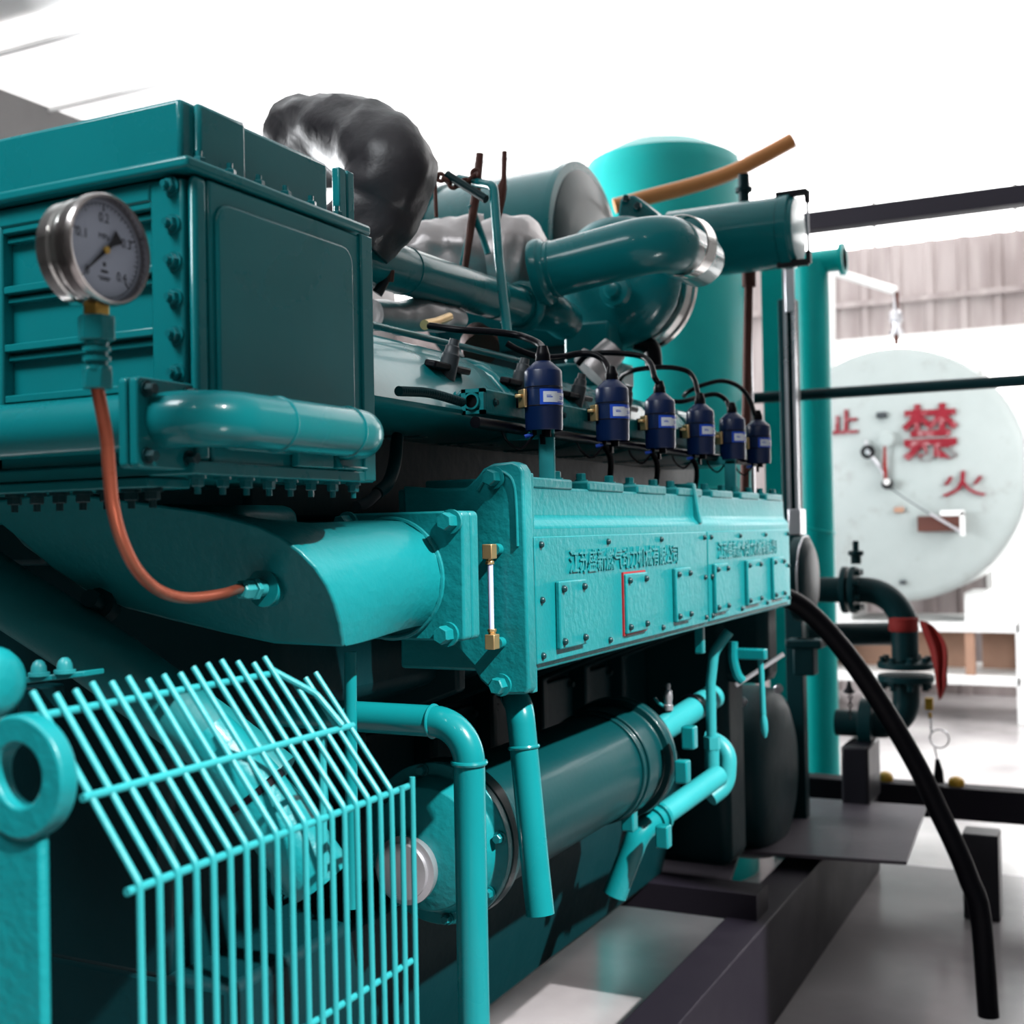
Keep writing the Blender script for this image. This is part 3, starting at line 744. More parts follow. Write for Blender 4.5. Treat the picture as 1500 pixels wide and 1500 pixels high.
build('clamp_band', mb, M_black, proto)
mb = MB(); mb.obox((CX - CR * .80, CY0 - CR * .82, CZ), V3((.6, .8, 0)).normalized(), V3((-.8, .6, 0)).normalized(), EZ, .006, .022, .030); mb.obox((CX - CR * .95, CY0 - CR * .95, CZ + .004), EX, EY, EZ, .012, .008, .006)
build('bracket', mb, M_brassraw, proto, bevel=.0015, label='brass clamp lug')
mb = MB(); mb.cyl((CX + .004, CY0, zb2 - .010), (CX + .004, CY0, zb2 + .001), .0075).cyl((CX - .014, CY0 - .008, zb2 - .007), (CX - .014, CY0 - .008, zb2 + .001), .004).box((CX - .006, CY0 - .004, zb2 - .022), (CX + .0, CY0 + .004, zb2 - .006))
build('terminal', mb, M_black, proto)
mb = MB(); mb.cyl((CX - .028, CY0 - .016, zb2 - .009), (CX - .016, CY0 - .010, zb2 - .006), .0035); build('connector', mb, M_blue, proto)
coils = [proto]; kids = [c for c in bpy.data.objects if c.parent == proto]; lk = [c for c in bpy.data.objects if c.parent == lab]
cl = ['second blue ignition coil of the row, without a post beneath', 'third blue ignition coil, left of the coil above the ribbed cover joint', 'fourth blue ignition coil, over the joint between the two cover halves', 'fifth blue ignition coil, above the farther teal post', 'last and smallest blue ignition coil, next to the dark upright channel']
cpos = [(CX, CY0)]
for k, (px, py) in enumerate(((897, 610), (967, 621), (1026, 632), (1073, 642), (1111, 652))):
    y = PX(px, py, CX).y; cpos.append((CX, y))
    c = proto.copy(); COL.objects.link(c); c.location = (CX, y, proto.location.z); c['label'] = cl[k]
    ORG[c.name] = V3(c.location)
    for ch in kids:
        d = ch.copy(); COL.objects.link(d); d.parent = c
        if ch == lab:
            for t in lk: e = t.copy(); COL.objects.link(e); e.parent = d

# ignition leads from each coil top to its plug
zb_top = zt_ + .034
def lead(k, pts, label):
    y = cpos[k][1]
    p = [V3((CX, y, zb_top))] + pts
    build('ignition_lead', MB().tube(smooth_path(p, 10), .0062 if k < 3 else .0058, 12), M_black, cat='cable', label=label, group='ignition leads of the coils')
def Q(px, py, k, dx=0): return PY(px, py, cpos[k][1] + dx)
lead(0, [PX(791, 505, -.855), PX(776, 497, -.88), PX(757, 491, -.91), PX(720, 486, -.95), PX(672, 483, -1.0), PX(628, 477, -1.06)], 'long black ignition lead from the nearest coil to the left over the heads')
build('lead_sleeve', MB().tube([PX(622, 476, -1.065), PX(640, 471, -1.07), PX(658, 464, -1.08)], [.009, .0075, .008], 14), M_brassraw, cat='sleeve', label='brass coloured cable sleeve above the nearest cylinder head')
lead(1, [PX(893, 545, -.845), PX(886, 530, -.86), PX(872, 520, -.88), PX(850, 518, -.91), PX(820, 523, -.94), PX(790, 523, -.97), PX(760, 513, -1.0), PX(742, 503, -1.02)], 'black ignition lead of the second coil looping behind the nearest coil')
lead(2, [PX(959, 553, -.845), PX(954, 535, -.86), PX(942, 523, -.89), PX(915, 518, -.93), PX(880, 517, -.98), PX(858, 522, -1.02), PX(846, 534, -1.04)], 'black ignition lead of the third coil passing behind the second coil')
lead(3, [PX(1022, 575, -.845), PX(1017, 556, -.86), PX(1005, 543, -.88), PX(975, 538, -.92), PX(935, 541, -.97), PX(915, 548, -1.01), PX(908, 556, -1.03)], 'black ignition lead of the fourth coil arching over to the left')
lead(4, [PX(1069, 600, -.845), PX(1064, 587, -.86), PX(1050, 578, -.88), PX(1030, 580, -.91), PX(1000, 588, -.94), PX(980, 587, -.98)], 'short black ignition lead of the fifth coil')
lead(5, [PX(1106, 608, -.845), PX(1098, 585, -.85), PX(1082, 566, -.87), PX(1058, 558, -.90), PX(1030, 564, -.94), PX(1008, 574, -.98), PX(1002, 580, -1.0)], 'black ignition lead of the last coil in a wide arch')
# thin low-voltage wires under the coils
for k in range(6):
    y = cpos[k][1]
    p = [V3((CX - .014, y - .008, zb2 - .006)), V3((CX - .03, y - .03, zb2 - .03)), V3((CX - .045, y - .05, zb2 - .015)), V3((-.885, y - .07, 1.568))]
    build('signal_wire', MB().tube(smooth_path(p, 6), .0022, 8), M_black, cat='wire', label='thin black wire under the %s blue coil' % ordn[k].replace('farthest', 'last'), group='thin wires under the coils')
    if k in (1, 2, 3):
        p = [V3((-.885, y + .06, 1.566)), V3((-.875, y + .075, 1.53)), V3((-.89, y + .09, 1.46))]
        build('drop_hose', MB().tube(smooth_path(p, 6), .006, 10), M_black, cat='hose', label='black hose dropping behind the cover after the %s coil' % ordn[k], group='drop hoses')
# corrugated conduits
def corr(a, b, r, n, mat, label, mid=None):
    base = smooth_path([a] + (mid or []) + [b], n); pts = []; rr = []
    L = len(base)
    for i in range(len(base) - 1):
        for j in range(2):
            pts.append(base[i].lerp(base[i + 1], j / 2)); rr.append(r if j == 0 else r * .78)
    build('corrugated_conduit', MB().tube(pts, rr, 14), mat, cat='conduit', label=label, group='corrugated conduits')
corr(PX(584, 573, -.915), PX(680, 590, -.915), .0075, 14, M_block, 'dark corrugated conduit along the nearest cylinder head to the rail end', [PX(630, 576, -.915)])
corr(PX(522, 742, -.99), PX(553, 722, -.99), .008, 12, M_boot, 'short grey corrugated conduit between the intake elbow and the housing', [PX(538, 736, -.99)])
build('hose_stub', MB().tube(smooth_path([PX(553, 722, -.99), PX(568, 708, -.99), PX(578, 680, -1.0), PX(582, 640, -1.02)], 6), .010, 12), M_block, cat='hose', label='dark hose rising from the corrugated conduit into the shade')
# thin fuel pipe
build('fuel_pipe', MB().tube([PX(500, 464, -1.10), PX(545, 476, -1.10), PX(740, 523, -1.10), PX(760, 528, -1.10)], .0062, 14), M_teal, cat='pipe', label='thin straight teal pipe along the top of the cylinder heads')
# ================================================================ CHARGE AIR PIPE ABOVE THE HEADS
rp = .043
ap_ = thing('charge_air_pipe', 'straight fat teal air pipe sloping from the housing down to an elbow behind the coils', 'pipe', PD(650, 450, 2.5))
a0, a1 = PD(480, 362, 2.08), PD(760, 449, 2.76)
ax_ = (a1 - a0).normalized()
build('straight_pipe', MB().tube([a0, a1], [rp * 1.06, rp], 36), M_teal, ap_)
for t in (.33, .82): build('joint_ring', MB().torus(a0.lerp(a1, t), ax_, rp * (1.045 - .04 * t), .0022, 40, 8), M_teal, ap_)
end = a1 + ax_ * .02
path = fillet([a1 - ax_ * .01, a1 + ax_ * .07, a1 + ax_ * .07 + V3((.045, .02, -.006)), a1 + ax_ * .07 + V3((.04, .10, -.015))], [.03, .03], 10)
build('elbow', MB().tube(path, [rp * 1.02] * len(path), 36), M_teal, ap_)
build('elbow_flange', MB().torus(a1 + ax_ * .012, ax_, rp * 1.12, .012, 44, 12), M_teal, ap_)
# small valve on the near end of the pipe
vv = thing('drain_cock', 'small dark rusty drain cock under the fat air pipe next to the housing edge', 'valve', PD(570, 410, 2.2))
p = PD(570, 402, 2.2)
build('plug', MB().lathe(p, V3((.3, -.2, 1)), [(-.012, .010), (.008, .010), (.012, .006)], 8), M_rust, vv)
build('handle', MB().tube([PD(545, 414, 2.2), PD(558, 410, 2.2), p], [.0035, .0045, .0055], 10), M_teal, vv)
build('stub', MB().tube([p, PD(560, 418, 2.2), PD(552, 430, 2.2)], [.007, .009, .011], 12), M_blackmetal, vv)

# ================================================================ COMPRESSOR OUTLET ELBOW
rq = .0625
ce = thing('compressor_elbow', 'glossy teal outlet elbow with round flange and silver clamp band, above the coils', 'pipe', PD(890, 430, 2.75))
b0 = PD(806, 396, 2.75); dv_ = V3((1, .06, .02)).normalized()
b1 = PD(962, 371, 2.75)
b1.y = b0.y + .02
dd = (b1 - b0).normalized()
b2 = b1 + V3((.03, .30, .02))
path = fillet([b0, b1 + dd * .045, b2], .085, 14)
build('bend', MB().tube(path, rq, 40), M_teal, ce)
build('flange', MB().lathe(b0 - dd * .032, dd, [(0, rq * 1.0), (.002, rq * 1.2), (.012, rq * 1.23), (.022, rq * 1.2), (.026, rq * 1.08), (.034, rq * 1.04)], 48), M_teal, ce, angle=50)
build('joint_ring', MB().torus(b0 + dd * .012, dd, rq, .003, 44, 8), M_teal, ce)
bd = V3((.03, .30, .02)).normalized(); bb = b1 + dd * .045 + bd * .10
build('clamp_band', MB().lathe(bb - bd * .012, bd, [(0, rq * 1.06), (.002, rq * 1.10), (.05, rq * 1.10), (.052, rq * 1.06)], 44, cap=False), M_steel, ce, label='silver clamp band')
# ================================================================ TURBOCHARGER
tb = thing('turbocharger', 'big round teal turbocharger housing with silver clamp ring, under the outlet elbow', 'turbocharger', PD(890, 500, 3.1))
tc_ = PD(893, 408, 3.05)
build('volute', MB().lathe(tc_ - EY * .02, EY, [(0, .05), (0, .085), (.012, .13), (.035, .158), (.075, .168), (.11, .160), (.112, .10)], 64), M_teal, tb, angle=50)
build('clamp_ring', MB().lathe(tc_ + EY * .092, EY, [(0, .16), (.002, .172), (.028, .176), (.032, .168), (.045, .168), (.048, .178), (.066, .178), (.07, .15)], 64), M_steel, tb, angle=40, label='silver clamp ring')
build('inlet_boss', MB().lathe(PD(905, 428, 2.98) - EY * .01, -EY, [(0, .040), (.02, .037), (.022, .022), (.04, .018), (.042, .012)], 32), M_teal, tb, angle=40)
mb = MB(); q0 = PD(870, 505, 3.05)
mb.obox(q0, EX, EY, EZ, .12, .10, .10); mb.obox(q0 + V3((-.05, 0, -.08)), EX, EY, EZ, .26, .14, .06)
build('foot', mb, M_teal, tb, bevel=.008)
build('turbine_side', MB().lathe(tc_ + EY * .16, EY, [(0, .12), (.06, .13), (.14, .11), (.2, .06)], 40), M_block, tb)
build('oil_hose', MB().tube(smooth_path([PD(930, 500, 3.1), PD(945, 505, 3.1), PD(955, 512, 3.1), PD(958, 540, 3.1)], 6), .022, 14), M_black, tb)
# triangular support between drum and elbow
mb = MB(); P_ = lambda x, y: PD(x, y, 3.2)
mb.prism([P_(900, 345), P_(908, 288), P_(928, 284), P_(962, 312), P_(975, 345)], EY * .10)
sp = build('bracket', mb, M_teal, tb, bevel=.008)
bolts(sp, [PD(918, 291, 3.19), PD(935, 302, 3.19)], -EY, .010, .012, M_darkbolt, washer=False)

# ================================================================ BIG HORIZONTAL DRUM
dr = thing('air_drum', 'large horizontal teal drum with rimmed ends at the top behind the turbocharger', 'drum', PD(790, 470, 3.75))
dl = PD(672, 402, 3.75); drr = PD(893, 373, 3.75); drr.y = dl.y; drr.z = dl.z + .005
d_ = (drr - dl).normalized(); RD = .262
build('shell', MB().lathe(dl, d_, [(0, RD * .97), (.004, RD), ((drr - dl).length, RD)], 72), M_teal, dr)
for c, s in ((dl, -1), (drr, 1)): build('end_rim', MB().lathe(c - d_ * .012, d_, [(0, RD * .94), (.002, RD * 1.035), (.024, RD * 1.035), (.026, RD * .94)], 72), M_teal, dr, angle=40)
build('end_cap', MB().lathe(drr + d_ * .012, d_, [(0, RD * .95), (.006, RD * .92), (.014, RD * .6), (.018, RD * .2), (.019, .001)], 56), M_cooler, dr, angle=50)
build('end_cap', MB().lathe(dl - d_ * .01, -d_, [(0, RD * .95), (.02, RD * .9), (.05, RD * .6), (.06, .001)], 56), M_teal, dr, angle=50)
# dark saddle under the drum
mb = MB(); c = PD(780, 440, 3.7); mb.obox(c + V3((0, 0, -.22)), EX, EY, EZ, .34, .20, .34); build('saddle', mb, M_block, dr, bevel=.01)

# ================================================================ CANISTER
cn = thing('canister', 'horizontal teal canister with clipped end cap, right of the turbocharger', 'canister', PD(1090, 390, 3.7))
k0 = PD(985, 361, 3.7); k1 = PD(1166, 336, 3.7); k1.y = k0.y; k1.z = k0.z + .0
kd = (k1 - k0).normalized(); RK = .103
build('shell', MB().cyl(k0, k1, RK, seg=56), M_teal, cn)
build('end_cap', MB().lathe(k1, kd, [(0, RK * .97), (.002, RK * 1.03), (.03, RK * 1.03), (.034, RK * .93), (.046, RK * .90), (.05, RK * .5)], 56), M_teal, cn, angle=35)
for s in (1, -1):
    c = k1 + EZ * (s * RK * .98) + V3((.035, -.03, 0)); mb = MB(); mb.obox(c, EX, EY, EZ, .09, .022, .018); mb.obox(c + V3((.045, 0, -s * .014)), EX, EY, EZ, .014, .02, .035)
    build('clip', mb, M_blackmetal, cn, bevel=.002)
build('clip_wire', MB().cyl(k1 + V3((.08, -.03, RK * .85)), k1 + V3((.08, -.03, -RK * .85)), .004, seg=10), M_galv, cn)
c = PD(1090, 292, 3.7)
build('top_fitting', MB().cyl(c + V3((0, 0, -.05)), c + V3((0, 0, .04)), .016).lathe(c + V3((0, 0, .022)), EZ, [(0, .026), (.012, .026)], 12).cyl(c + V3((0, 0, .034)), c + V3((0, 0, .075)), .017), M_block, cn)
for px, py in ((1028, 322), (1074, 320), (1078, 330), (1128, 318)):
    pass
build('support_rod', MB().cyl(PD(1097, 392, 3.7), PD(1090, 760, 3.7), .0135, seg=16).cyl(PD(1097, 385, 3.7), PD(1097, 420, 3.7), .021, seg=16), M_rust, cn, label='dark brown support rod')
build('support_strip', MB().obox((PD(1104, 420, 3.72) + PD(1098, 760, 3.72)) / 2, EX, EY, EZ, .010, .012, .72), M_galv, cn)

# ================================================================ INSULATED EXHAUST PIECES
def lump(pts, rr, amp, seedv, seg=36):
    mb = MB(); base = smooth_path(pts, 8); n = len(base)
    R_ = []
    for i in range(n):
        t = i / (n - 1) * (len(rr) - 1); k = min(int(t), len(rr) - 2); R_.append(rr[k] + (rr[k + 1] - rr[k]) * (t - k))
    mb.tube(base, R_, seg); rnd = random.Random(seedv)
    from mathutils import noise
    for v in mb.bm.verts:
        q = v.co * 16 + V3((seedv, 0, 0)); d = noise.noise(q) + .5 * noise.noise(q * 2.3)
        i = min(range(n), key=lambda j: (base[j] - v.co).length_squared)
        v.co += (v.co - base[i]).normalized() * d * amp
    return mb
build('exhaust_bend', lump([PD(440, 205, 2.4), PD(520, 208, 2.25), PD(570, 246, 2.15), PD(556, 300, 2.15), PD(520, 352, 2.15)], [.085, .082, .078, .07], .012, 3), M_cloth, cat='exhaust', label='exhaust bend wrapped in wrinkled dark blanket, behind the intercooler housing', angle=70)
build('wrapped_pipe', lump([PD(575, 395, 2.95), PD(620, 378, 2.95), PD(665, 375, 2.95), PD(712, 372, 2.95)], [.05, .082, .094, .085], .014, 11), M_foil, cat='exhaust', label='silver foil wrapped exhaust pipe behind the fat sloping air pipe', angle=70)
build('wrapped_pipe', lump([PD(712, 388, 2.9), PD(740, 385, 2.9), PD(765, 386, 2.9), PD(792, 392, 2.9)], [.10, .112, .106, .075], .012, 23), M_foil, cat='exhaust', label='silver foil wrapped collar next to the elbow flange', angle=70)
build('wrapped_manifold', lump([PD(545, 462, 2.3), PD(585, 464, 2.35), PD(625, 462, 2.4), PD(670, 468, 2.5)], [.028, .034, .03, .022], .008, 31), M_foil, cat='exhaust', label='low silver wrapped exhaust manifold between air pipe and cylinder heads', angle=70)
for k, (px, py) in enumerate(((690, 508), (712, 515), (860, 548), (880, 560), (925, 562), (1010, 668))):
    pass
build('exhaust_flange', MB().lathe(PD(705, 512, 2.6), V3((-.4, .5, .5)), [(0, .04), (.03, .042), (.034, .03), (.07, .028)], 24), M_rust, cat='flange', label='rusty exhaust flange behind the second plug boot')
build('exhaust_flange', MB().lathe(PD(865, 548, 2.75), V3((.5, .3, .6)), [(0, .05), (.03, .052), (.034, .036), (.08, .032)], 24), M_foil, cat='flange', label='pale exhaust flange behind the second blue coil')

# ================================================================ RODS, CHAIN, SMALL PIPES
build('drip_pipe', MB().tube(fillet([PD(672, 262, 2.55), PD(700, 268, 2.5), PD(723, 272, 2.45), PD(731, 380, 2.4), PD(744, 492, 2.3)], [.03, .03, .06, .2], 8), .0095, 14), M_teal, cat='pipe', label='thin bent teal pipe running down in front of the fat air pipe')
build('hanger_rod', MB().tube([PD(703, 225, 2.6), PD(697, 285, 2.6), PD(690, 330, 2.6), PD(681, 395, 2.6)], [.008, .010, .009, .007], 10), M_rust, cat='rod', label='brown rusty rod crossing behind the thin bent teal pipe')
build('hanger_rod', MB().tube([PD(739, 222, 2.7), PD(738, 262, 2.7), PD(735, 276, 2.7), PD(733, 292, 2.7), PD(731, 320, 2.7)], [.006, .006, .012, .012, .005], 10), M_rust, cat='rod', label='brown turnbuckle rod hanging in front of the big drum')
build('hanger_rod', MB().cyl(PD(637, 262, 2.6), PD(639, 318, 2.6), .0045, seg=8), M_rust, cat='rod', label='very thin dark rod in the bright gap left of the drum')
build('brace', MB().tube([PD(676, 396, 2.62), PD(686, 350, 2.62), PD(693, 310, 2.62)], .0075, 10).tube([PD(689, 300, 2.6), PD(708, 350, 2.62), PD(715, 372, 2.62)], .0075, 10), M_teal, cat='brace', label='dark forked brace in front of the silver wrapped pipe')
ch = thing('rusty_chain', 'rusty chain hanging from the wrapped exhaust bend to the thin bent pipe', 'chain', PD(660, 270, 2.5))
cpts = [PD(x, y, 2.5) for x, y in ((632, 254), (641, 258), (650, 262), (659, 268), (668, 272), (677, 270), (686, 266), (694, 258), (699, 250))]
for i in range(len(cpts) - 1):
    a, b = cpts[i], cpts[i + 1]; d = (b - a).normalized(); nn = frame(d)[i % 2]
    mb = MB(); m = (a + b) / 2; l = (b - a).length * .62
    ring = [m + d * (l * math.cos(t)) + nn * (.0075 * math.sin(t)) for t in [2 * math.pi * k / 16 for k in range(17)]]
    mb.tube(ring, .0042, 8, cap=False); build('link', mb, M_rust, ch)
build('spray_bar', MB().cyl(PD(655, 256, 2.5), PD(712, 292, 2.45), .0085, seg=12), M_block, cat='bar', label='short dark bar across the top of the thin bent pipe')
# orange gas pipe
build('gas_pipe', MB().tube(smooth_path([PD(900, 302, 4.3), PD(960, 286, 4.3), PD(1020, 270, 4.3), PD(1070, 253, 4.3), PD(1120, 228, 4.3), PD(1160, 206, 4.3)], 5), .027, 20), M_orange, cat='pipe', label='orange brown gas pipe rising to the right behind the drum')
# ================================================================ WIRE GUARD
gd = thing('wire_guard', 'teal wire guard of sloping bars bent down at the front edge, at lower left', 'guard', (-.9, 1.0, .7))
gX = -.72; gz = 1.1185; rw = .0032
yB0 = PX(340, 1247, gX).y; y_end = PX(606, 1142, gX).y
yr = PX(426, 1196, gX).y
pB, pA = PY(367, 1098, yr), PY(297, 1000, yr)
sl = (V3((gX, 0, gz)) - V3((pA.x, 0, pA.z)))
def bar_pts(y, over=.012, lo=None, top=1.0):
    A = V3((pA.x, y, pA.z)); C = V3((gX, y, gz)); A = C + (A - C) * top
    d = (C - A).normalized()
    return fillet([A - d * over, C + V3((.0, 0, 0)), C + V3((.002, 0, -.36))], .014, 6)
ystart = PY(70, 1030, .74).y
n = 23; ys = []
y = y_end
step = (y_end - .003 - yr) / 10
def px_of(p):
    q = V3(p) - CAM; return 750 + FPX * (q.x * _v.x + q.y * _u.x + q.z * _w.x) / (q.x * _v.z + q.y * _u.z + q.z * _w.z)
for k in range(30):
    yy = y_end - .003 - step * k
    if px_of((pA.x, yy, pA.z)) < 52: break
    ys.append(yy)
for k, y in enumerate(ys):
    top = 1.0
    if k < 2: top = .50 - .0 if k == 0 else .62
    elif k < 5: top = .80
    if k == 0:
        pts = [V3((gX, y, gz + .006)), V3((gX, y, gz - .36))]
    elif k == 1:
        pts = [V3((gX, y, gz)), V3((gX, y, gz - .36))]
    else: pts = bar_pts(y, .016 + random.uniform(-.004, .006), top=top)
    build('bar', MB().tube(pts, rw, 10), M_wire, gd)
ymin = ys[-1]
A_ = V3((pA.x, 0, pA.z)); B_ = V3((pB.x, 0, pB.z))
for nm, P3, ya, yb in (('upper_crossbar', A_, ymin - .01, ys[5]), ('middle_crossbar', B_, ymin - .01, ys[2] + .005), ('front_crossbar', V3((gX, 0, gz)), ymin - .01, y_end)):
    q = P3 + V3((-.0045, 0, -.0045)); build('crossbar', MB().cyl(q + EY * ya, q + EY * yb, rw * 1.15, seg=10), M_wire, gd)
build('crossbar', MB().cyl(V3((gX - .004, ymin, gz - .2)), V3((gX - .004, y_end, gz - .2)), rw * 1.1, seg=10), M_wire, gd)
mb = MB(); e0 = A_ + EY * ys[5]; e1 = B_ + EY * (ys[3])
mb.tube(fillet([e0, e0.lerp(e1, .55) + V3((.0, .01, .006)), e1], .02, 5), rw * 1.1, 8); build('end_bar', mb, M_wire, gd)
mb = MB(); mb.tube([B_ + EY * ys[4] + V3((-.01, 0, -.005)), B_ + EY * ys[4] + V3((-.012, 0, -.16))], rw * 1.3, 8); build('stay', mb, M_wire, gd)

for y in (ymin, y_end - .003): build('leg', MB().cyl((gX - .002, y, 0), (gX - .002, y, gz - .34), .006, seg=12), M_wire, gd)
# ================================================================ LIFTING EYE
le = thing('lifting_eye', 'thick teal lifting eye with round hole at the lower left edge', 'lifting eye', PY(20, 1290, .70))
ey0 = .690; ec = PY(23, 1140, ey0); er = (PY(23, 1048, ey0) - ec).length; hr = er * .50
def ringpoly(c, r, n=48): return [c + V3((math.cos(2 * math.pi * k / n) * r, 0, math.sin(2 * math.pi * k / n) * r)) for k in range(n)]
mb = MB(); th = .018
o0, o1 = [mb.bm.verts.new(p) for p in ringpoly(ec, er)], [mb.bm.verts.new(p + EY * th) for p in ringpoly(ec, er)]
i0, i1 = [mb.bm.verts.new(p) for p in ringpoly(ec + V3((.002, 0, .002)), hr)], [mb.bm.verts.new(p + EY * th) for p in ringpoly(ec + V3((.002, 0, .002)), hr)]
for k in range(48):
    j = (k + 1) % 48
    mb.bm.faces.new((o0[k], o0[j], i0[j], i0[k])); mb.bm.faces.new((o1[j], o1[k], i1[k], i1[j])); mb.bm.faces.new((o0[j], o0[k], o1[k], o1[j])); mb.bm.faces.new((i0[k], i0[j], i1[j], i1[k]))
build('ring', mb, M_cast, le, bevel=.003, seg=3, angle=40)
mb = MB(); mb.box((ec.x - er * .98, ey0 + .004, ec.z - .42), (ec.x + er * .45, ey0 + th - .004, ec.z - er * .78)); build('shank', mb, M_cast, le, bevel=.004)
e2 = PY(-30, 1000, .80)
build('clevis_bolt', MB().lathe(e2, EX, [(-.05, .034), (.02, .034), (.028, .030), (.036, .018)], 24), M_cast, cat='bolt', label='rounded teal bolt end above the lifting eye at the left edge', angle=40)
# linkage with two domed nuts behind it
lk_ = thing('clamp_bar', 'thin teal clamp bar with two domed nuts, above the wire guard', 'bar', PD(80, 1000, 1.35))
la_, lb_ = PD(15, 999, 1.33), PD(138, 985, 1.33)
build('strip', MB().obox((la_ + lb_) / 2, (lb_ - la_).normalized(), EY, EZ, (lb_ - la_).length, .03, .006), M_cast, lk_, bevel=.001)
bolts(lk_, [PD(57, 990, 1.32), PD(95, 986, 1.32)], EZ, .0085, .017, M_wire, style='dome')
build('block', MB().box(PD(24, 1012, 1.36) + V3((0, 0, -.03)), PD(66, 1012, 1.36) + V3((0, .03, .005))), M_block, lk_, bevel=.003)

# ================================================================ LARGE DIAGONAL PIPE BEHIND THE GUARD
build('diagonal_pipe', MB().tube([PD(-90, 800, 1.72), PD(10, 872, 1.66), PD(110, 935, 1.60), PD(215, 1010, 1.56), PD(330, 1095, 1.54), PD(400, 1150, 1.53)], .043, 28), M_worn, cat='pipe', label='worn mottled teal pipe running diagonally under the intake elbow')
build('pipe_lug', MB().lathe(PD(145, 885, 1.62), V3((.3, -.8, .3)), [(-.02, .022), (.004, .022), (.006, .012), (.03, .012)], 20), M_block, cat='lug', label='dark round lug on the diagonal pipe below the elbow')
# hose and pulley seen through the guard
hb = thing('coolant_hose', 'bright teal coolant hose with dark clamp seen through the wire guard bars', 'hose', PD(410, 1200, 1.42))
h0, h1, h2 = PD(325, 1098, 1.42), PD(372, 1155, 1.42), PD(470, 1290, 1.42)
build('upper_section', MB().tube([h0 + (h0 - h1) * .5, h0, h1], [.03, .034, .037], 28), M_cast, hb)
build('clamp', MB().tube([h1, h1 + (h2 - h1).normalized() * .008], .0385, 28), M_black, hb)
build('lower_section', MB().tube([h1 + (h2 - h1).normalized() * .008, h1.lerp(h2, .5), h2], [.037, .040, .040], 28), M_cast, hb)
build('thin_standpipe', MB().cyl(PD(513, 955, 1.62), PD(516, 1330, 1.62), .0085, seg=16), M_teal, cat='pipe', label='slim upright teal pipe behind the right end of the wire guard')
build('thin_standpipe', MB().cyl(PD(470, 1060, 1.60), PD(477, 1180, 1.60), .0045, seg=12), M_teal, cat='pipe', label='very thin upright pipe seen between the guard bars')

# ================================================================ BENT PIPES
bp = thing('bent_pipe', 'bright teal bent pipe with weld rings coming forward and turning down beside the guard', 'pipe', PD(688, 1250, 1.62))
Yp = PD(688, 1150, 1.62).y; rb = .0212
pc = PY(688, 1160, Yp); ph = PY(560, 1052, Yp)
zz = PY(628, 1056, Yp).z
path = fillet([V3((pc.x - .30, Yp, zz)), V3((pc.x, Yp, zz)), V3((pc.x, Yp, .72))], .052, 12)
build('pipe', MB().tube(path, rb, 28), M_teal, bp)
build('weld_ring', MB().torus(V3((pc.x - .054, Yp, zz)), EX, rb, .0025, 36, 8), M_teal, bp)
build('weld_ring', MB().torus(V3((pc.x, Yp, zz - .052)), EZ, rb + .0005, .0035, 36, 8), M_teal, bp)
b2_ = thing('drop_pipe', 'darker teal drop pipe with a weld ring, right of the bright bent pipe', 'pipe', PD(780, 1250, 1.78))
q0 = PD(764, 1085, 2.0); q1 = PD(785, 1280, 1.97)
build('pipe', MB().tube(fillet([q0 + V3((-.10, .16, .06)), q0 + V3((-.002, 0, .055)), q1, q1 + (q1 - q0) * .3], .03, 10), .0232, 28), M_teal, b2_)
build('weld_ring', MB().torus(q0 + V3((-.002, 0, .055)) + (q1 - q0 - V3((-.002, 0, .055))).normalized() * .065, (q1 - q0 - V3((-.002, 0, .055))).normalized(), .0235, .0034, 36, 8), M_teal, b2_)

# ================================================================ OIL COOLER CYLINDER
oc = thing('oil_cooler', 'dark teal horizontal cylinder with ringed end flange under the manifold cover', 'cooler', PD(850, 1250, 2.2))
of = PD(905, 1109, 2.8); OX, OZ = of.x, of.z; OY1 = of.y; OY0 = OY1 - .78; RO = .117
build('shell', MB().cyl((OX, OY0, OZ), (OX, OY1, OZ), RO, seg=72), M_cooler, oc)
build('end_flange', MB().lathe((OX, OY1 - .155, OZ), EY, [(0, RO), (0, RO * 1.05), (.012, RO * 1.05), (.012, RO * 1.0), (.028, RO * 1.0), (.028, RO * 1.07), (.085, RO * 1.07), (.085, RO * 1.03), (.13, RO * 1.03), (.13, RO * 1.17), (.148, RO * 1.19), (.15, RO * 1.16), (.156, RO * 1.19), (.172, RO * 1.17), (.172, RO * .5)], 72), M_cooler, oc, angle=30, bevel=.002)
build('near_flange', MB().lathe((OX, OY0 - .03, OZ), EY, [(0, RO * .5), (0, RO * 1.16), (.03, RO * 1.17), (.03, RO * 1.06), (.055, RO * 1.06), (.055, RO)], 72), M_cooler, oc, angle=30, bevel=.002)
# near end bonnet
bn = thing('cooler_bonnet', 'round teal bonnet with bolted rim and pale ring behind the bright bent pipe', 'bonnet', PX(650, 1250, OX))
bc = PX(645, 1232, OX); bc.z = OZ; bc.y = OY0 - .10
build('body', MB().lathe(bc + EY * .07, -EY, [(0, .134), (.022, .136), (.024, .115), (.06, .102), (.072, .055)], 64), M_cast, bn, angle=35, bevel=.002)
build('neck_ring', MB().lathe(bc + V3((-.02, -.002, -.03)), -EY, [(0, .052), (.012, .056), (.02, .056), (.022, .046), (.03, .046), (.032, .03)], 48), M_galv, bn, angle=35, label='pale metal neck ring')
bolts(bn, [bc + V3((math.cos(a) * .124, .047, math.sin(a) * .124)) for a in [math.radians(x) for x in range(10, 360, 45)]], -EY, .008, .014, M_bolt)

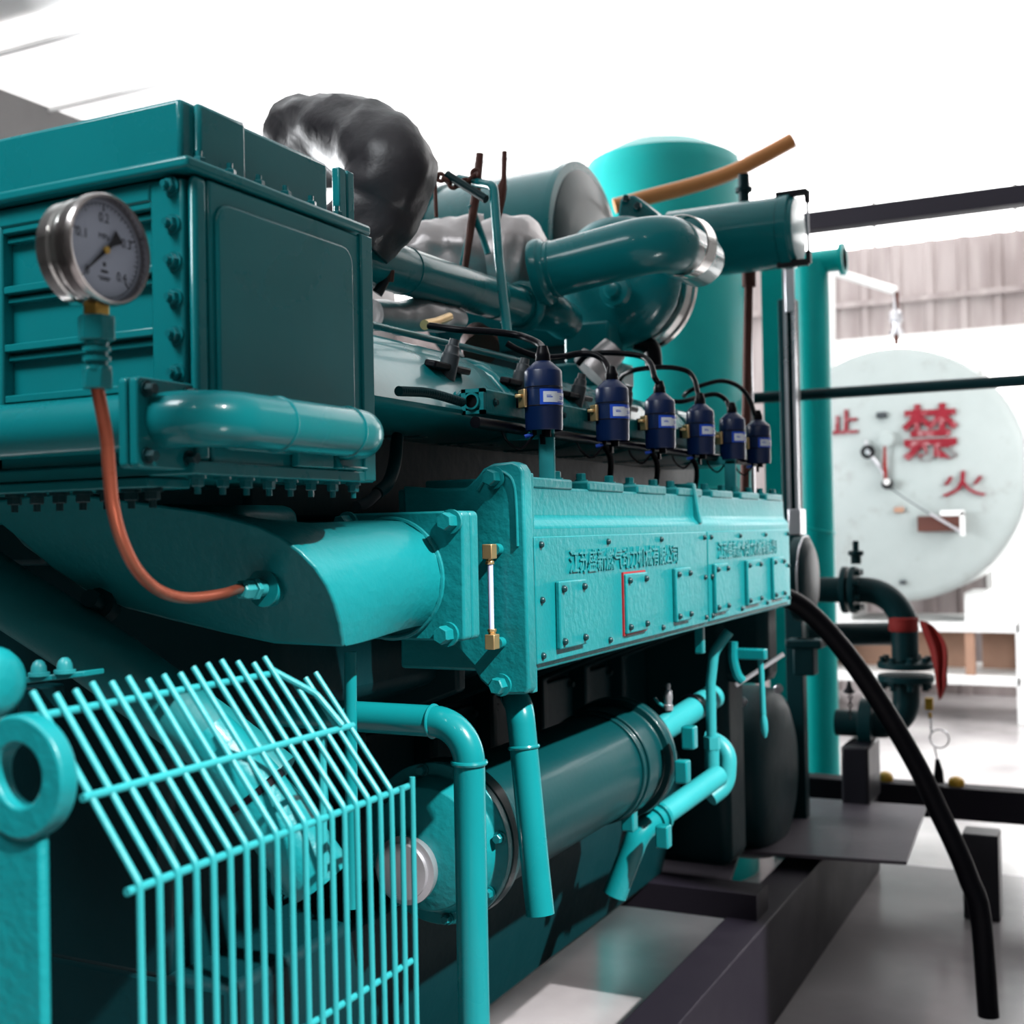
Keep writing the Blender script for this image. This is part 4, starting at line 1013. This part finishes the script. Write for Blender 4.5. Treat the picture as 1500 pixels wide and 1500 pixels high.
# ================================================================ VALVE PIPES RIGHT OF THE COOLER
vp = thing('cooler_piping', 'teal valve piping with bends on the far end of the cooler cylinder', 'piping', PD(1000, 1240, 3.025))
v0, v1, v2 = PD(955, 1078, 2.882), PD(1005, 1042, 3.025), PD(1045, 1020, 3.135)
dz_ = (v2 - v0).normalized()
build('outlet_pipe', MB().cyl(v0, v2, .031, seg=28), M_wire, vp)
build('outlet_ring', MB().torus(v1 + dz_ * .03, dz_, .031, .004, 32, 8), M_black, vp)
build('vertical_pipe', MB().tube(fillet([PD(1068, 925, 3.025), PD(1046, 955, 3.025), PD(1041, 1000, 3.025), PD(1043, 1140, 3.025)], .05, 6), .0125, 18), M_wire, vp)
build('union_nut', MB().lathe(PD(1043, 1079, 3.025), -EZ, [(0, .021), (.03, .021)], 6).cyl(PD(1043, 1097, 3.025), PD(1043, 1128, 3.025), .018), M_wire, vp)
build('return_bend', MB().tube(fillet([PD(1035, 1084, 3.102), PD(1068, 1084, 3.080), PD(1064, 1150, 3.058), PD(1040, 1168, 3.036)], .055, 10), .0225, 20), M_wire, vp)
w0, w1 = PD(1052, 1136, 2.992), PD(962, 1200, 2.805)
build('lower_pipe', MB().cyl(w0, w1, .0265, seg=28), M_wire, vp)
build('pipe_flange', MB().lathe(w1, (w1 - w0).normalized(), [(-.02, .034), (-.008, .036), (-.006, .030), (.004, .030), (.006, .034), (.014, .034)], 28), M_teal, vp)
wd = (w1 - w0).normalized()
build('lower_elbow', MB().tube(fillet([w1, w1 + wd * .07, w1 + wd * .07 + V3((-.05, -.03, -.14))], .05, 8), .0275, 26), M_teal, vp)
for (x, y) in ((1010, 1080), (1000, 1130), (972, 1225), (922, 1200)):
    build('lug', MB().obox(PD(x, y, 2.68), EX, EY, EZ, .03, .03, .05), M_teal, vp, bevel=.004)
tk = thing('drain_tap', 'small grey tap standing on the pale outlet pipe', 'tap', PD(978, 1035, 2.948))
build('spindle', MB().lathe(PD(979, 1040, 2.948), EZ, [(0, .012), (.012, .012), (.014, .009), (.03, .011), (.045, .010), (.05, .006), (.058, .007), (.064, .004)], 16), M_galv, tk)
build('handle', MB().tube([PD(959, 1022, 2.948), PD(965, 1030, 2.948), PD(975, 1036, 2.948)], .004, 8), M_teal, tk)
lv = thing('shift_lever', 'slim teal hanging lever with tapered grip right of the valve piping', 'lever', PD(1117, 1080, 3.1))
build('rod', MB().tube([PD(1114, 965, 3.1), PD(1116, 1000, 3.1), PD(1118, 1045, 3.1)], .0075, 12), M_wire, lv)
build('grip', MB().lathe(PD(1118, 1045, 3.1), PD(1121, 1082, 3.1) - PD(1118, 1045, 3.1), [(0, .006), (.02, .0095), (.045, .009), (.062, .003)], 14), M_wire, lv)
build('pivot', MB().obox(PD(1100, 958, 3.1), EX, EY, EZ, .08, .03, .028), M_teal, lv, bevel=.004)
build('quadrant', MB().tube(smooth_path([PD(1074, 940, 3.05), PD(1074, 965, 3.05), PD(1080, 988, 3.05), PD(1088, 998, 3.05)], 6), .012, 10), M_teal, lv)
build('dipstick', MB().cyl(PD(1078, 1004, 3.2), PD(1148, 958, 3.2), .0062, seg=10), M_galv, cat='rod', label='pale slanting dipstick rod behind the hanging lever')
build('cover_bracket', MB().obox(PX(1025, 928, -.85), EX, EY, EZ, .02, .02, .09), M_teal, cat='bracket', label='small teal bracket hanging under the cover joint', bevel=.003)
# ================================================================ FAR END OF THE ENGINE
fd = thing('end_disc', 'dark round end disc with silver edge beyond the manifold cover', 'disc', PD(1180, 900, 3.75))
c = PD(1176, 848, 3.75)
build('disc', MB().lathe(c - EX * .02, EX, [(0, .128), (.03, .132), (.04, .122), (.05, .10)], 48), M_block, fd, angle=35)
build('rim', MB().torus(c + EX * .012, EX, .132, .003, 48, 8), M_galv, fd)
build('hub', MB().box((-.98, Y1 - .01, 1.18), (-.83, Y1 + .10, 1.36)), M_cast, fd, bevel=.01)
al = thing('generator_end', 'big dark teal rounded generator housing at the far end of the engine', 'generator', PD(1140, 1150, 4.2))
gcen = PD(1118, 1130, 4.15); RG = .29
build('shell', MB().lathe(gcen, EX, [(-.55, RG), (-.02, RG), (.03, RG * .97), (.05, RG * .9), (.07, RG * .72), (.08, RG * .3), (.082, .001)], 64), M_block, al, angle=50)
mb = MB(); mb.box((gcen.x - .4, gcen.y - .18, .36), (gcen.x + .02, gcen.y + .2, gcen.z - .1)); build('foot', mb, M_block, al, bevel=.01)
build('bell_housing', MB().box((-2.1, 3.54, .38), (-1.06, 3.74, 1.20)).box((-1.3, 3.555, .93), (-.94, 3.70, 1.19)), M_block, al, bevel=.03)
mb = MB(); p = PD(1180, 962, 4.1); mb.obox(p, EX, EY, EZ, .07, .07, .12); mb.obox(p + V3((0, 0, .045)), EX, EY, EZ, .12, .08, .03); build('terminal_box', mb, M_block, al, bevel=.006)
bolts(al, [PD(1140, 1009, 3.95), PD(1087, 1028, 3.95)], -EY, .012, .014, M_galv)
# ================================================================ PIPE BEND ON THE RIGHT WITH RED CLOTH
Yw = PD(1325, 950, 4.7).y; rr = .050
rb_ = thing('pipe_bend', 'dark green pipe bending down through flanges at right, with red cloth tied round it', 'pipe', PY(1325, 1090, Yw))
l0 = PY(1150, 864, Yw); zt = PY(1260, 864, Yw).z; xr = PY(1326, 960, Yw).x
path = fillet([V3((l0.x, Yw, zt)), V3((xr, Yw, zt)), V3((xr, Yw, PY(1326, 968, Yw).z))], .15, 14)
build('upper_bend', MB().tube(path, rr, 32), M_block, rb_)
zfl = PY(1325, 974, Yw).z
for z in (zfl, zfl - .05): 
    build('flange', MB().lathe((xr, Yw, z - .012), EZ, [(0, .105), (.024, .105)], 40), M_block, rb_, bevel=.003)
bolts(rb_, [V3((xr + math.cos(a) * .085, Yw + math.sin(a) * .085, zfl + .012)) for a in [math.radians(x) for x in range(20, 380, 45)]], EZ, .013, .022, M_block)
bolts(rb_, [V3((xr + math.cos(a) * .085, Yw + math.sin(a) * .085, zfl - .062)) for a in [math.radians(x) for x in range(20, 380, 45)]], -EZ, .013, .03, M_block)
zbt = PY(1300, 1062, Yw).z
path = fillet([V3((xr, Yw, zfl - .05)), V3((xr, Yw, zbt)), V3((PY(1225, 1062, Yw).x, Yw, zbt))], .10, 12)
build('lower_bend', MB().tube(path, rr * 1.02, 32), M_block, rb_)
xfl = PY(1240, 864, Yw).x
for dx in (-.015, .018): build('flange', MB().lathe((xfl + dx, Yw, zt), EX, [(0, .092), (.022, .092)], 40), M_block, rb_, bevel=.003)
bolts(rb_, [V3((xfl + .04, Yw + math.cos(a) * .074, zt + math.sin(a) * .074)) for a in [math.radians(x) for x in range(22, 382, 45)]], EX, .012, .02, M_block)
xf2 = PY(1262, 1062, Yw).x
build('flange', MB().lathe((xf2, Yw, zbt), EX, [(0, .10), (.05, .10)], 40), M_block, rb_, bevel=.003)
build('valve_stem', MB().lathe(PY(1254, 826, Yw), EZ, [(0, .02), (.03, .02), (.035, .03), (.05, .03), (.055, .012), (.09, .012)], 16), M_block, rb_)
build('crossing_pipe', MB().cyl(PD(1180, 930, 4.9), PD(1330, 928, 4.9), .046, seg=28), M_block, cat='pipe', label='dark green horizontal pipe behind the downward pipe bend')
# red cloth
rc_ = thing('red_cloth', 'red cloth strip tied round the dark pipe bend and hanging down', 'cloth', PY(1360, 1000, Yw))
zc1 = PY(1325, 914, Yw).z
build('knot_band', MB().lathe((xr - .004, Yw, zc1 - .028), EZ, [(0, rr * 1.06), (.006, rr * 1.13), (.028, rr * 1.10), (.05, rr * 1.13), (.056, rr * 1.05)], 32, cap=False), M_redcloth, rc_)
Yc = Yw - .06
tail = [((1345, 907), (1362, 912)), ((1350, 925), (1374, 922)), ((1360, 945), (1386, 940)), ((1366, 965), (1389, 955)), ((1370, 985), (1388, 975)), ((1371, 1000), (1386, 992)), ((1374, 1015), (1389, 1000)), ((1375, 1027), (1378, 1024))]
mb = MB(); rows = []
for i, (a, b) in enumerate(tail):
    row = []
    for k in range(7):
        t = k / 6; x = a[0] + (b[0] - a[0]) * t; y = a[1] + (b[1] - a[1]) * t
        row.append(mb.bm.verts.new(PY(x, y, Yc + .016 * math.sin(k * 1.7 + i * .6))))
    rows.append(row)
for r0, r1 in zip(rows, rows[1:]):
    for k in range(6): mb.bm.faces.new((r0[k], r0[k + 1], r1[k + 1], r1[k]))
tl = build('hanging_tail', mb, M_redcloth, rc_, angle=80); sm = tl.modifiers.new('thick', 'SOLIDIFY'); sm.thickness = .004; ss = tl.modifiers.new('sub', 'SUBSURF'); ss.levels = ss.render_levels = 2

# ================================================================ BLACK HOSE, SKID BEAM, PLATES
build('black_hose', MB().tube(smooth_path([PD(1120, 868, 3.5), PD(1165, 882, 3.5), PD(1210, 922, 3.5), PD(1258, 982, 3.5), PD(1305, 1055, 3.5), PD(1345, 1125, 3.48), PD(1376, 1190, 3.46), PD(1402, 1245, 3.44), PD(1420, 1290, 3.42), PD(1436, 1340, 3.40), V3((PD(1446, 1400, 3.38).x, PD(1446, 1400, 3.38).y, .03))], 8), .0285, 24), M_black, cat='hose', label='thick black hose falling diagonally at lower right')
zsk = .35
ys_ = PZ(1366, 1152, zsk).y
build('skid_beam', MB().box((-1.9, ys_, zsk - .125), (-.25, ys_ + .10, zsk)), M_beam, cat='beam', label='long dark steel beam lying across behind the black hose', bevel=.004)
build('skid_rail', MB().box((-1.02, .4, .0), (-.90, ys_ - .01, .30)), M_beam, cat='beam', label='dark skid rail running under the engine', bevel=.004)
build('skid_rail', MB().box((-2.1, .4, .0), (-1.98, ys_ - .01, .30)), M_beam, cat='beam', label='dark skid rail on the far side under the engine', bevel=.004)
for k, y in enumerate((1.5, 3.35)):
    build('engine_mount', MB().box((-2.05, y, .295), (-.93, y + .12, .37)), M_beam, cat='mount', label=('nearer' if k == 0 else 'farther') + ' dark cross mount between skid rails and sump')
pl_ = [PZ(1083, 1246, zsk), PZ(1152, 1166, zsk), PZ(1358, 1180, zsk), PZ(1328, 1262, zsk)]
build('step_plate', MB().prism([V3((p.x, p.y, zsk)) for p in pl_], (0, 0, -.012)), M_plate, cat='plate', label='grey steel step plate lying at the bottom right', bevel=.002)
pz = PZ(1000, 1230, .30)
build('floor_plate', MB().prism([V3((p.x, p.y, .30)) for p in (PZ(1020, 1178, .30), PZ(1082, 1252, .30), PZ(1060, 1320, .30), PZ(870, 1320, .30), PZ(940, 1235, .30))], (0, 0, -.015)), M_plate, cat='plate', label='lilac grey plate below the lower valve pipe', bevel=.002)
mb = MB(); a = PZ(1440, 1240, .26)
build('hose_clip', MB().box((a.x - .07, a.y, .0), (a.x + .05, a.y + .12, .30)), M_blackmetal, cat='block', label='black block at the foot of the black hose', bevel=.005)
for px, lb in ((1297, 'left ochre cap on the dark beam, near the black hose'), (1401, 'right ochre cap on the dark beam')):
    p = PY(px, 1148 + (px - 1297) * .04, ys_ + .05); p.z = zsk
    build('ochre_cap', MB().lathe(p, EZ, [(0, .03), (.018, .032), (.03, .024), (.036, .010)], 12), M_yellow, cat='cap', label=lb, group='ochre caps on the beam', angle=40)
# wire with ring clipped to the beam
rg = thing('earth_lead', 'thin wire with a loop and black clip standing on the dark beam', 'wire', PY(1374, 1148, ys_ + .04))
Yl = ys_ + .03
build('clip', MB().tube([PY(1375, 1146, Yl), PY(1375, 1130, Yl), PY(1373, 1112, Yl)], [.022, .018, .008], 12), M_black, rg)
build('wire', MB().tube([PY(1373, 1113, Yl), PY(1369, 1095, Yl)], .0035, 8).torus(PY(1376, 1082, Yl), EY, .036, .0035, 36, 8).tube([PY(1364, 1072, Yl), PY(1363, 1050, Yl)], .0035, 8), M_galv, rg)
build('end_block', MB().tube([PY(1363, 1052, Yl), PY(1362, 1043, Yl)], .007, 10).obox(PY(1361, 1031, Yl), EX, EY, EZ, .032, .02, .05), M_yellow, rg, bevel=.004, label='dull olive end block')
# chain at the generator
cq = thing('hanging_chain', 'short black chain hanging beside the generator housing', 'chain', PD(1245, 1045, 4.3))
build('hook', MB().lathe(PD(1244, 1016, 4.3), EZ, [(0, .012), (.006, .022), (.02, .012), (.045, .004)], 10), M_black, cq)
for k in range(6): build('link', MB().torus(PD(1245.5, 1021 + k * 6, 4.3), (1, 0, 0) if k % 2 else (0, 1, 0), .0065, .0022, 12, 6), M_black, cq)
build('motor_base', MB().box(PD(1232, 1140, 4.6) + V3((0, 0, -.10)), PD(1275, 1092, 4.6) + V3((0, .2, 0))), M_blackmetal, cat='block', label='dark olive block between generator and lower pipe flange', bevel=.01)

# ================================================================ GREEN TANK, COLUMNS, BARS
tk2 = thing('green_tank', 'tall bright green upright tank behind the coils', 'tank', PD(985, 900, 5.0) * 1.0)
tcx = PD(978, 600, 5.1); RT = .335
build('shell', MB().lathe((tcx.x, tcx.y, .0), EZ, [(0, RT), (2.86, RT), (2.92, RT * .93), (2.98, RT * .6), (3.0, .001)], 64), M_green, tk2, angle=40)
for z in (1.55, 2.62): build('weld_band', MB().torus((tcx.x, tcx.y, z), EZ, RT, .006, 64, 8), M_green, tk2)
t3 = thing('green_cabinet', 'flat bright green panel post between the tank and the upright channel', 'panel', PD(1130, 1000, 5.2))
p0, p1 = PD(1116, 500, 5.2), PD(1152, 500, 5.2)
build('panel', MB().box((p0.x, p0.y, .0), (p1.x, p0.y + .10, 2.49)), M_green, t3, bevel=.004)
cl_ = thing('green_column', 'round green standpipe with a tee at its top, left of the white tank', 'pipe', PD(1192, 900, 5.4))
cx0 = PD(1192, 600, 5.4); rcl = .077
build('pipe', MB().cyl((cx0.x, cx0.y, .0), (cx0.x, cx0.y, PD(1192, 384, 5.4).z), rcl, seg=36), M_green, cl_)
tz = PD(1200, 384, 5.4).z
build('tee', MB().cyl((cx0.x - .1, cx0.y, tz), (cx0.x + .15, cx0.y, tz), .05, seg=28).lathe((cx0.x + .13, cx0.y, tz), EX, [(0, .07), (.02, .07)], 28), M_green, cl_)
build('clamp', MB().torus((cx0.x, cx0.y, PD(1192, 775, 5.4).z), V3((.25, 0, 1)), rcl * 1.02, .006, 36, 8), M_green, cl_)
up = thing('upright_channel', 'dark upright steel channel with pale edges beside the green standpipe', 'post', PD(1165, 900, 4.4))
u0, u1 = PD(1149, 390, 4.4), PD(1167, 800, 4.4)
uy = u0.y; ux0 = (PD(1142, 600, 4.4).x); ux1 = PD(1170, 600, 4.4).x
build('channel', MB().box((ux0, uy, .3), (ux1, uy + .06, PD(1150, 438, 4.4).z)), M_block, up, bevel=.003)
for px in (1153, 1166):
    x = PD(px + 1, 600, 4.39).x; build('edge_strip', MB().box((x - .006, uy - .012, PD(1160, 770, 4.4).z), (x + .006, uy + .002, PD(1155, 395, 4.4).z)), M_galv, up)
build('upper_plate', MB().box((PD(1151, 420, 4.39).x, uy - .02, PD(1155, 458, 4.39).z), (PD(1166, 420, 4.39).x, uy - .010, PD(1155, 378, 4.39).z)), M_galv, up, bevel=.002)
build('lower_plate', MB().box((PD(1157, 765, 4.39).x, uy - .02, PD(1165, 783, 4.39).z), (PD(1177, 765, 4.39).x, uy + .06, PD(1165, 746, 4.39).z)), M_galv, up, bevel=.002)
Yx = PD(1300, 570, 4.75).y
xa = PY(1108, 583, Yx); xb = PY(1520, 556, Yx); zx = (xa.z + xb.z) / 2
build('tie_bar', MB().cyl((-3.2, Yx, zx), (.4, Yx, zx), .0225, seg=20), M_block, cat='bar', label='dark horizontal tie bar crossing in front of the white tank')

# ================================================================ WHITE TANK WITH RED WRITING
wt = thing('white_tank', 'big pale tank end painted with red warning characters at the right', 'tank', PD(1300, 900, 8.6))
wc = PD(1301, 694, 8.5); RW = .905
def heady(r): return wc.y + .16 * (r / RW) ** 2
prof = [(heady(RW * k / 12) - wc.y, RW * k / 12) for k in range(0, 12)] + [(.15, RW * .975), (.19, RW * .995), (.24, RW), (1.3, RW), (1.45, RW * .6)]
build('shell', MB().lathe(wc, EY, [(t, max(r, .001)) for t, r in prof], 80), M_tank, wt, angle=60)
def onhead(p):
    r = math.hypot(p.x - wc.x, p.z - wc.z); return V3((p.x, heady(min(r, RW * .97)) - .006 + (p.y - wc.y), p.z))
def thead(s, box, bold=.0):
    a, b = PY(box[0], box[3], wc.y), PY(box[2], box[1], wc.y)
    text_part('lettering', s, 1, .02, M_redpaint, wt, V3((a.x, wc.y, a.z)), EX, EZ, (b.x - a.x, b.z - a.z), bold=bold, warp=onhead, label='red painted character')
thead('禁', (1322, 588, 1402, 676), .02)
thead('止', (1217, 598, 1256, 636), .02)
thead('火', (1380, 688, 1442, 728), .0)
# fittings on the tank head
vl = thing('tank_valve', 'small black valve wheel with pipe on the pale tank', 'valve', PD(1272, 680, 8.3))
c = PY(1271, 662, wc.y - .05)
build('wheel', MB().torus(c, EY, .035, .014, 28, 8), M_black, vl); build('hub', MB().cyl(c - EY * .02, c + EY * .07, .014), M_galv, vl)
build('stem', MB().tube([PY(1268, 645, wc.y - .03), c], .008, 8).tube([c, PY(1290, 685, wc.y - .03), PY(1298, 700, wc.y - .03)], .012, 8), M_galv, vl)
g2 = thing('tank_gauge', 'small pale gauge on a pinkish stem in the middle of the white tank', 'gauge', PD(1298, 700, 8.3))
c = PY(1298, 643, wc.y - .06)
build('face', MB().lathe(c, -EY, [(-.03, .05), (0, .052), (.006, .046)], 28), M_tank, g2); 
build('stem', MB().tube([PY(1296, 652, wc.y - .05), PY(1296, 680, wc.y - .05), PY(1298, 712, wc.y - .05)], [.009, .013, .013], 12), M_redcloth, g2)
build('base', MB().lathe(PY(1299, 709, wc.y - .05), EY, [(-.03, .02), (-.02, .034), (.08, .04)], 20), M_black, g2); build('knob', MB().lathe(PY(1299, 706, wc.y - .09), -EY, [(0, .022), (.02, .018)], 16), M_white, g2)
for (px, py, s, m, lb) in ((1291, 608, .055, M_boot, 'small grey stub at the upper left of the tank head'), (1317, 747, .05, M_brown, 'brown plug at the lower middle of the tank head'), (1319, 854, .035, M_boot, 'tiny dark plug near the bottom of the tank head')):
    p = PY(px, py, wc.y); p.y = heady(math.hypot(p.x - wc.x, p.z - wc.z)); build('tank_plug', MB().obox(p, EX, EY, EZ, s * 1.3, .08, s * .8), m, cat='plug', label=lb, bevel=.008)
np_ = thing('tank_nameplate', 'dark brown nameplate with white corner frame low on the pale tank', 'nameplate', PD(1375, 780, 8.3))
a, b = PY(1344, 779, wc.y - .02), PY(1408, 755, wc.y - .02)
build('plate', MB().box((a.x, wc.y - .02, a.z), (b.x, wc.y + .06, b.z)), M_rust, np_, bevel=.003)
build('frame', MB().box((PY(1378, 752, wc.y).x, wc.y - .03, b.z), (b.x + .02, wc.y - .01, b.z + .035)).box((b.x - .008, wc.y - .03, a.z - .03), (b.x + .022, wc.y - .01, b.z + .02)), M_white, np_)
build('strip', MB().tube([PY(1362, 752, wc.y - .03), PY(1408, 779, wc.y - .03)], .010, 8), M_galv, np_)
build('chain_wire', MB().tube([PY(1300, 712, wc.y - .07), PY(1330, 733, wc.y - .07), PY(1362, 753, wc.y - .04)], .004, 8), M_boot, cat='wire', label='thin wire from the tank gauge down to the nameplate')
tv = thing('vent_valve', 'small grey valve on a white bracket on top of the pale tank', 'valve', PD(1312, 500, 8.8))
Yv = wc.y + .45
build('stem', MB().cyl(PY(1313, 505, Yv), PY(1313, 428, Yv), .018), M_rust, tv)
build('body', MB().lathe(PY(1313, 490, Yv), EZ, [(0, .05), (.03, .05), (.04, .03), (.09, .035), (.1, .05), (.16, .045), (.18, .02), (.30, .015)], 20), M_galv, tv)
build('arm_pipe', MB().tube([PY(1222, 398, Yv), PY(1312, 426, Yv)], .032, 16).tube([PY(1218, 396, Yv), PY(1216, 620, Yv)], .03, 16), M_white, tv, label='white arm pipe')

# ================================================================ PLINTH UNDER THE TANK
pn = thing('tank_plinth', 'white plinth frame with brown boards under the pale tank', 'plinth', PD(1360, 990, 8.7))
Yp_ = wc.y + .25
X_ = lambda px: PY(px, 950, Yp_).x
Zp = lambda py: PY(1400, py, Yp_).z
mb = MB()
mb.box((X_(1180), Yp_, Zp(926)), (X_(1495), Yp_ + .9, Zp(912))); mb.box((X_(1180), Yp_, Zp(1003)), (X_(1495), Yp_ + .9, Zp(989)))
mb.box((X_(1488), Yp_, 0), (X_(1500), Yp_ + .9, Zp(912))); mb.box((X_(1180), Yp_, 0), (X_(1190), Yp_ + .9, Zp(912)))
mb.box((X_(1260), Yp_ + .1, 0), (X_(1276), Yp_ + .8, Zp(1000)))
build('frame', mb, M_white, pn, bevel=.006)
build('mid_post', MB().box((X_(1413), Yp_ + .02, Zp(989)), (X_(1427), Yp_ + .1, Zp(926))), M_brown, pn, bevel=.004)
for (p, q) in ((1190, 1412), (1428, 1487)): build('board', MB().box((X_(p), Yp_ + .5, Zp(989)), (X_(q), Yp_ + .53, Zp(926))), M_brown, pn)
build('tank_leg', MB().box((X_(1412), Yp_ + .1, Zp(912)), (X_(1442), Yp_ + .7, Zp(870))), M_white, pn)
build('tank_leg', MB().box((X_(1215), Yp_ + .1, Zp(912)), (X_(1245), Yp_ + .7, Zp(870))), M_white, pn)
